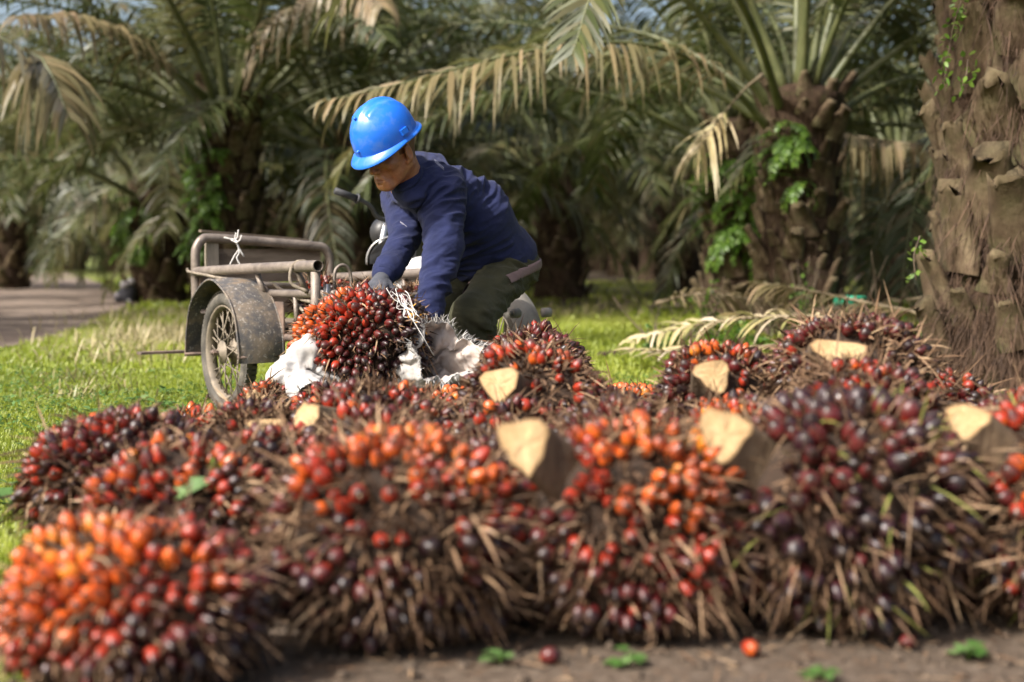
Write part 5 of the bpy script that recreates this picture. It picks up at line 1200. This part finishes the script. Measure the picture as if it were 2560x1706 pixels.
def bunch(s):
    g = np.random.default_rng(1000 + s['seed']); c, r = s['c'], s['r']; Rz = rotz(s['yaw']); fs = s.get('fs', 1.0)
    r = r - .018; t = thing('fruit_bunch', s['label'], 'fruit bunch', (float(c[0]), float(c[1]), max(0.0, float(c[2] - r[2]))))
    # core
    la, lo = np.meshgrid(np.linspace(0, PI, 15), np.arange(22) * 2 * PI / 22, indexing='ij')
    S = np.stack([np.sin(la) * np.cos(lo), np.sin(la) * np.sin(lo), np.cos(la)], -1)
    V = S * r * .93 * (1 + .16 * nz(S.reshape(-1, 3), 1.9, s['seed'] * 1.7) + .08 * nz(S.reshape(-1, 3), 5, s['seed'])).reshape(15, 22, 1); V = V @ Rz.T + c; V[..., 2] = np.maximum(V[..., 2], .004)
    b = MB(); b.grid(V[:, ::-1], wrap=True); b.obj('core', 'husk', t)
    # fruit
    pitch = .0315 * fs; rm = (r[0] * r[1] * r[2]) ** (1 / 3.); N = int(4 * PI * rm * rm / (pitch * pitch * .82))
    i = np.arange(N) + .5; zz = 1 - 2 * i / N; a = i * 2.39996; q = np.sqrt(1 - zz * zz); S = np.stack([q * np.cos(a), q * np.sin(a), zz], 1); S += (g.random((N, 3)) - .5) * .05; S /= np.linalg.norm(S, axis=1)[:, None]
    lump = 1 + .16 * nz(S, 1.9, s['seed'] * 1.7) + .05 * nz(S, 5, s['seed'])
    P = (S * r * lump[:, None]) @ Rz.T + c; Nn = (S / r) @ Rz.T; Nn /= np.linalg.norm(Nn, axis=1)[:, None]
    keep = (g.random(N) > s.get('drop', .1) * (1 + 1.1 * np.clip(4 * nz(S, 2.6, s['seed'] + .5), -1, 1))) & (P[:, 2] > .006)
    for o in SPEC:
        if o is not s and np.linalg.norm(o['c'] - c) < .8: keep &= ~inside(P + Nn * .02, o, .97)
    if 'tip' in s:
        tp = at(*s['tip']); axd = nrm(tp - c); keep &= ~((np.linalg.norm(np.cross(P - c, axd), axis=1) < s['sr'][0] + .016) & ((P - c) @ axd > 0))
    P, Nn, S = P[keep], Nn[keep], S[keep]; N = len(P)
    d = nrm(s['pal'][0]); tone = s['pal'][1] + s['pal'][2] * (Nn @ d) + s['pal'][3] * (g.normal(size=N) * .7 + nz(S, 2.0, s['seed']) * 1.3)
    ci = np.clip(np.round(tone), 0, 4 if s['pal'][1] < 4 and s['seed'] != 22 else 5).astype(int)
    if s['seed'] == 1: ci = np.minimum(ci, 4)
    score = np.sum(Nn * ((CAMP - P) / np.linalg.norm(CAMP - P, axis=1)[:, None]), 1)
    order = np.argsort(-score); front = np.zeros(N, bool); front[order[:300]] = True; front &= score > -.12
    dirs = Nn + (g.random((N, 3)) - .5) * .45 + A(0, 0, -.06); dirs /= np.linalg.norm(dirs, axis=1)[:, None]
    sc = fs * (.66 + .5 * g.random(N) ** .7); sink = .012 + .007 * g.random(N); sh = g.integers(0, 2, N)
    mi = Matrix.Translation(-Vector(t.location)); sb = MB()
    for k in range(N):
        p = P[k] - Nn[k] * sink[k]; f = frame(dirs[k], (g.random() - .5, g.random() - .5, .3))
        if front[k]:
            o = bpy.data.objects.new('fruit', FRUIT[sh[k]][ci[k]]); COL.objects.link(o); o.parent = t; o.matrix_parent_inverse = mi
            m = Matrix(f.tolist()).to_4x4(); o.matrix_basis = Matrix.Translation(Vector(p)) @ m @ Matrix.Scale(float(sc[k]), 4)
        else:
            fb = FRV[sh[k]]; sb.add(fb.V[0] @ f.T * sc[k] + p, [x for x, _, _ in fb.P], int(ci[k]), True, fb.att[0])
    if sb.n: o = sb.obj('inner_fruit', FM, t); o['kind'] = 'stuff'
    # spikes and husk fibres
    n = int(s.get('nsp', 400) * 1.0); sl = s.get('sl', 1.0)
    for nm, n, L0, L1, w, tn0, tn1, tg in (('spikes', n, .03, .085 * sl, .0021, .2, .93, 0.0), ('husk_fibres', int(n * 3.2), .018, .055, .0034, .05, .75, .5), ('long_fibres', int(n * .34 * sl), .05, .17, .0024, .15, .9, 1.8)):
        z2 = g.random(n) * 2 - 1; a2 = g.random(n) * 2 * PI; q2 = np.sqrt(1 - z2 * z2); S2 = np.stack([q2 * np.cos(a2), q2 * np.sin(a2), z2], 1)
        B2 = (S2 * r * (.99 + .16 * nz(S2, 1.9, s['seed'] * 1.7))[:, None]) @ Rz.T + c; N2_ = (S2 / r) @ Rz.T; N2_ /= np.linalg.norm(N2_, axis=1)[:, None]
        k = B2[:, 2] > .008
        for o in SPEC:
            if o is not s and np.linalg.norm(o['c'] - c) < .8: k &= ~inside(B2 + N2_ * .02, o, .96)
        if 'tip' in s: k &= ~((np.linalg.norm(np.cross(B2 - c, axd), axis=1) < max(s['sr']) + .02) & ((B2 - c) @ axd > 0))
        B2, N2_ = B2[k], N2_[k]; n2 = len(B2)
        dd = N2_ * (.8 + .3 * g.random((n2, 1))) + (g.random((n2, 3)) - .5) * (1.1 + tg) + A(0, 0, -.12 - .34 * tg); dd /= np.linalg.norm(dd, axis=1)[:, None]
        wv = np.cross(dd, g.random((n2, 3)) - .5); wv /= np.linalg.norm(wv, axis=1)[:, None]
        L = L0 + (L1 - L0) * g.random(n2) ** 1.6; tn = tn0 + (tn1 - tn0) * g.random(n2)
        if nm == 'spikes' and 'gs' in s: tn = np.where(g.random(n2) < s['gs'], 1.0, tn)
        end = B2 + dd * L[:, None]; L = np.where(end[:, 2] < .01, L * .35, L)
        sb = MB(); leaf_strips(sb, B2, dd, wv, L, .35 * g.random(n2), w * (.6 + .9 * g.random(n2)), tn, seg=3); o = sb.obj(nm, 'spike', t); o['kind'] = 'stuff'
    # cut stalk
    if 'tip' in s:
        cn = nrm(s['cn']); v_ = nrm(A(.25 * math.sin(s['seed'] * 2.3), 0, 1) - cn * cn[2]); v_ = nrm(v_ - cn * np.dot(v_, cn)); u_ = np.cross(v_, cn)
        ol = np.array([(-.52, .30), (-.36, .43), (-.12, .47), (.14, .46), (.38, .44), (.53, .33), (.50, .12), (.40, -.08), (.27, -.27), (.12, -.43), (-.03, -.5), (-.17, -.38), (-.30, -.2), (-.43, .04), (-.51, .18)])
        if s['seed'] % 2: ol = ol * A(-1, 1)[:2]; ol = ol[::-1]
        ol = ol + (g.random(ol.shape) - .5) * .07; n_o = len(ol)
        flat = (u_[None] * (ol[:, :1] * s['sr'][0] * 2.15) + v_[None] * (ol[:, 1:] * s['sr'][1] * 2.5))
        rows = [tp + flat + cn[None] * (.006 * (g.random((n_o, 1)) - .5))]
        for fr, sc_ in ((.12, 1.06), (.35, 1.12), (.7, 1.1)): rows.append(tp + (c - tp) * fr + flat * sc_ - cn * .012 * (fr > .1) + (g.random((n_o, 3)) - .5) * .006)
        sb = MB(); sb.grid(np.array(rows)[::-1], wrap=True); so = sb.obj('stalk', 'stalk_side', t)
        e = rows[0]; ctr = e.mean(0); sb = MB(); r1_ = ctr + (e - ctr) * .86 + cn * .001; r2_ = ctr + (e - ctr) * .45 + cn * (.001 + .004 * (g.random((n_o, 1)) - .5))
        sb.grid(np.array([e, r1_, r2_]), smooth=False, wrap=True, att=np.repeat([.9, .12, 0], n_o)); sb.add(np.vstack([r2_, ctr[None] + cn * .001]), np.stack([np.arange(n_o), (np.arange(n_o) + 1) % n_o, np.full(n_o, n_o)], 1), 0, False, 0.0); sb.obj('cut_face', 'stalk_cut', so)
    return t
BUN = {s['seed']: bunch(s) for s in SPEC}
# torn orange pulp on the lifted bunch
g = np.random.default_rng(31); n = 260; P = np.array([at(1022 + 16 * g.normal(), 838 + 26 * g.normal(), 5.11 + .03 * g.random()) for _ in range(n)])
d = g.normal(size=(n, 3)) + A(.3, -1, .3); d /= np.linalg.norm(d, axis=1)[:, None]; wv = np.cross(d, g.normal(size=(n, 3))); wv /= np.linalg.norm(wv, axis=1)[:, None]
b = MB(); leaf_strips(b, P, d, wv, .008 + .014 * g.random(n), .3 + 0 * d[:, 0], .002 + .003 * g.random(n), .5 + 0 * d[:, 0], seg=2); o = b.obj('torn_pulp', 'pulp', BUN[15]); o['kind'] = 'stuff'
# raffia tangled on the lifted bunch
tw = thing('twine', 'tangle of frayed white twine caught on top of the lifted bunch', 'twine', tuple(at(990, 740, 5.1)))
g = np.random.default_rng(9)
for k in range(11):
    x, y = 975 + 38 * g.random(), 722 + 26 * g.random(); P = [at(x + 26 * j * (.2 + .5 * g.random()) + 7 * g.normal(), y + 19 * j * (.6 + .7 * g.random()) + 4 * g.normal(), 5.08 - .035 * j + .012 * g.normal()) for j in range(4)]
    b = MB(); b.tube(spline(P, 12), .0006 + .0009 * g.random(), 5); b.obj('strand', 'white_string', tw)
b = MB(); b.tube(spline([at(1010, 760, 5.03), at(1035, 805, 4.99), at(1062, 850, 4.98), at(1085, 890, 5.02)], 14), .0016, 5); b.obj('strand', 'white_string', tw)
# leaves fallen on the heap
def leaf(label, c, d, nrm_, L, w, mat, tone):
    d = nrm(d); n0 = nrm(nrm_); wv = nrm(np.cross(n0, d)); us = np.linspace(0, 1, 9); pr = w * np.sin(PI * us ** .8) ** .8; V = np.zeros((9, 5, 3))
    for k, u in enumerate(us):
        for j, v in enumerate((-1, -.5, 0, .5, 1)): V[k, j] = np.asarray(c) + d * L * u + wv * pr[k] * v + n0 * (.18 * pr[k] * abs(v) + .15 * L * math.sin(2.5 * u))
    b = MB(); b.grid(V, att=tone); return tag(b.obj('leaf', mat), label, 'leaf')
leaf('grey green wilted leaf lying on the red bunch', at(420, 1252, 2.86), (.8, .35, .25), (-.1, -.45, .9), .1, .028, 'pale_leaf' if 'pale_leaf' in M else 'weed', 1.0)
leaf('small bright green leaf on the red bunch', at(515, 1225, 2.90), (.8, -.1, .1), (0, -.5, .9), .05, .012, 'fern', .8)
leaf('narrow bright green leaf standing on the red bunch', at(545, 1195, 2.95), (-.2, 0, .9), (0, -1, .2), .045, .014, 'fern', .9)
# loose fruit
for i, (px, py, ci_) in enumerate(((1350, 1655, 1), (2260, 1610, 1), (1890, 1640, 2))):
    p = gnd(px, py); o = bpy.data.objects.new('loose_fruit', FRUIT[i % 2][ci_]); COL.objects.link(o); o.matrix_basis = Matrix.Translation(Vector((p[0], p[1], gh(p[0], p[1]) + .004))) @ Matrix(frame((math.cos(i), math.sin(i), .1)).tolist()).to_4x4()
    tag(o, 'single fallen palm fruit lying on the soil in front of the heap', 'fruit', 'fallen fruit in front of the heap')
# fibre litter on the soil in front
g = np.random.default_rng(55); n = 900; y = 2.4 + .9 * g.random(n); x = -.9 + 2.2 * g.random(n); a = g.random(n) * 6.28; d = np.stack([np.cos(a), np.sin(a), .12 * g.random(n)], 1); wv = np.stack([-np.sin(a), np.cos(a), .5 * (g.random(n) - .5)], 1)
b = MB(); leaf_strips(b, np.stack([x, y, gh(x, y) - .003 + .006 * g.random(n)], 1), d, wv, .02 + .07 * g.random(n) ** 2, .05 * g.random(n), .001 + .002 * g.random(n), .3 + .6 * g.random(n), seg=3); tag(b.obj('litter', 'spike'), 'brown fibre and spike litter strewn on the soil in front of the heap', 'litter', kind='stuff')

g = np.random.default_rng(88); b = MB(); ico = np.array([[x, y, z] for x in (-1, 1) for y in (-1, 1) for z in (-1, 1)]) * .58; fc = np.array([[0, 1, 3, 2], [4, 6, 7, 5], [0, 4, 5, 1], [2, 3, 7, 6], [0, 2, 6, 4], [1, 5, 7, 3]])
for i in range(1500):
    y = 2.3 + 1.1 * g.random(); x = -1.1 + 2.6 * g.random(); r_ = .003 + .014 * g.random() ** 4
    b.add(ico * r_ * (.6 + .8 * g.random((8, 3))) @ frame(g.normal(size=3)).T + A(x, y, gh(x, y) - .012 + r_ * .2), fc, 0, True, 1.0)
tag(b.obj('soil_clods', 'ground'), 'crumbs and clods of brown soil in front of the heap', 'soil', kind='stuff')
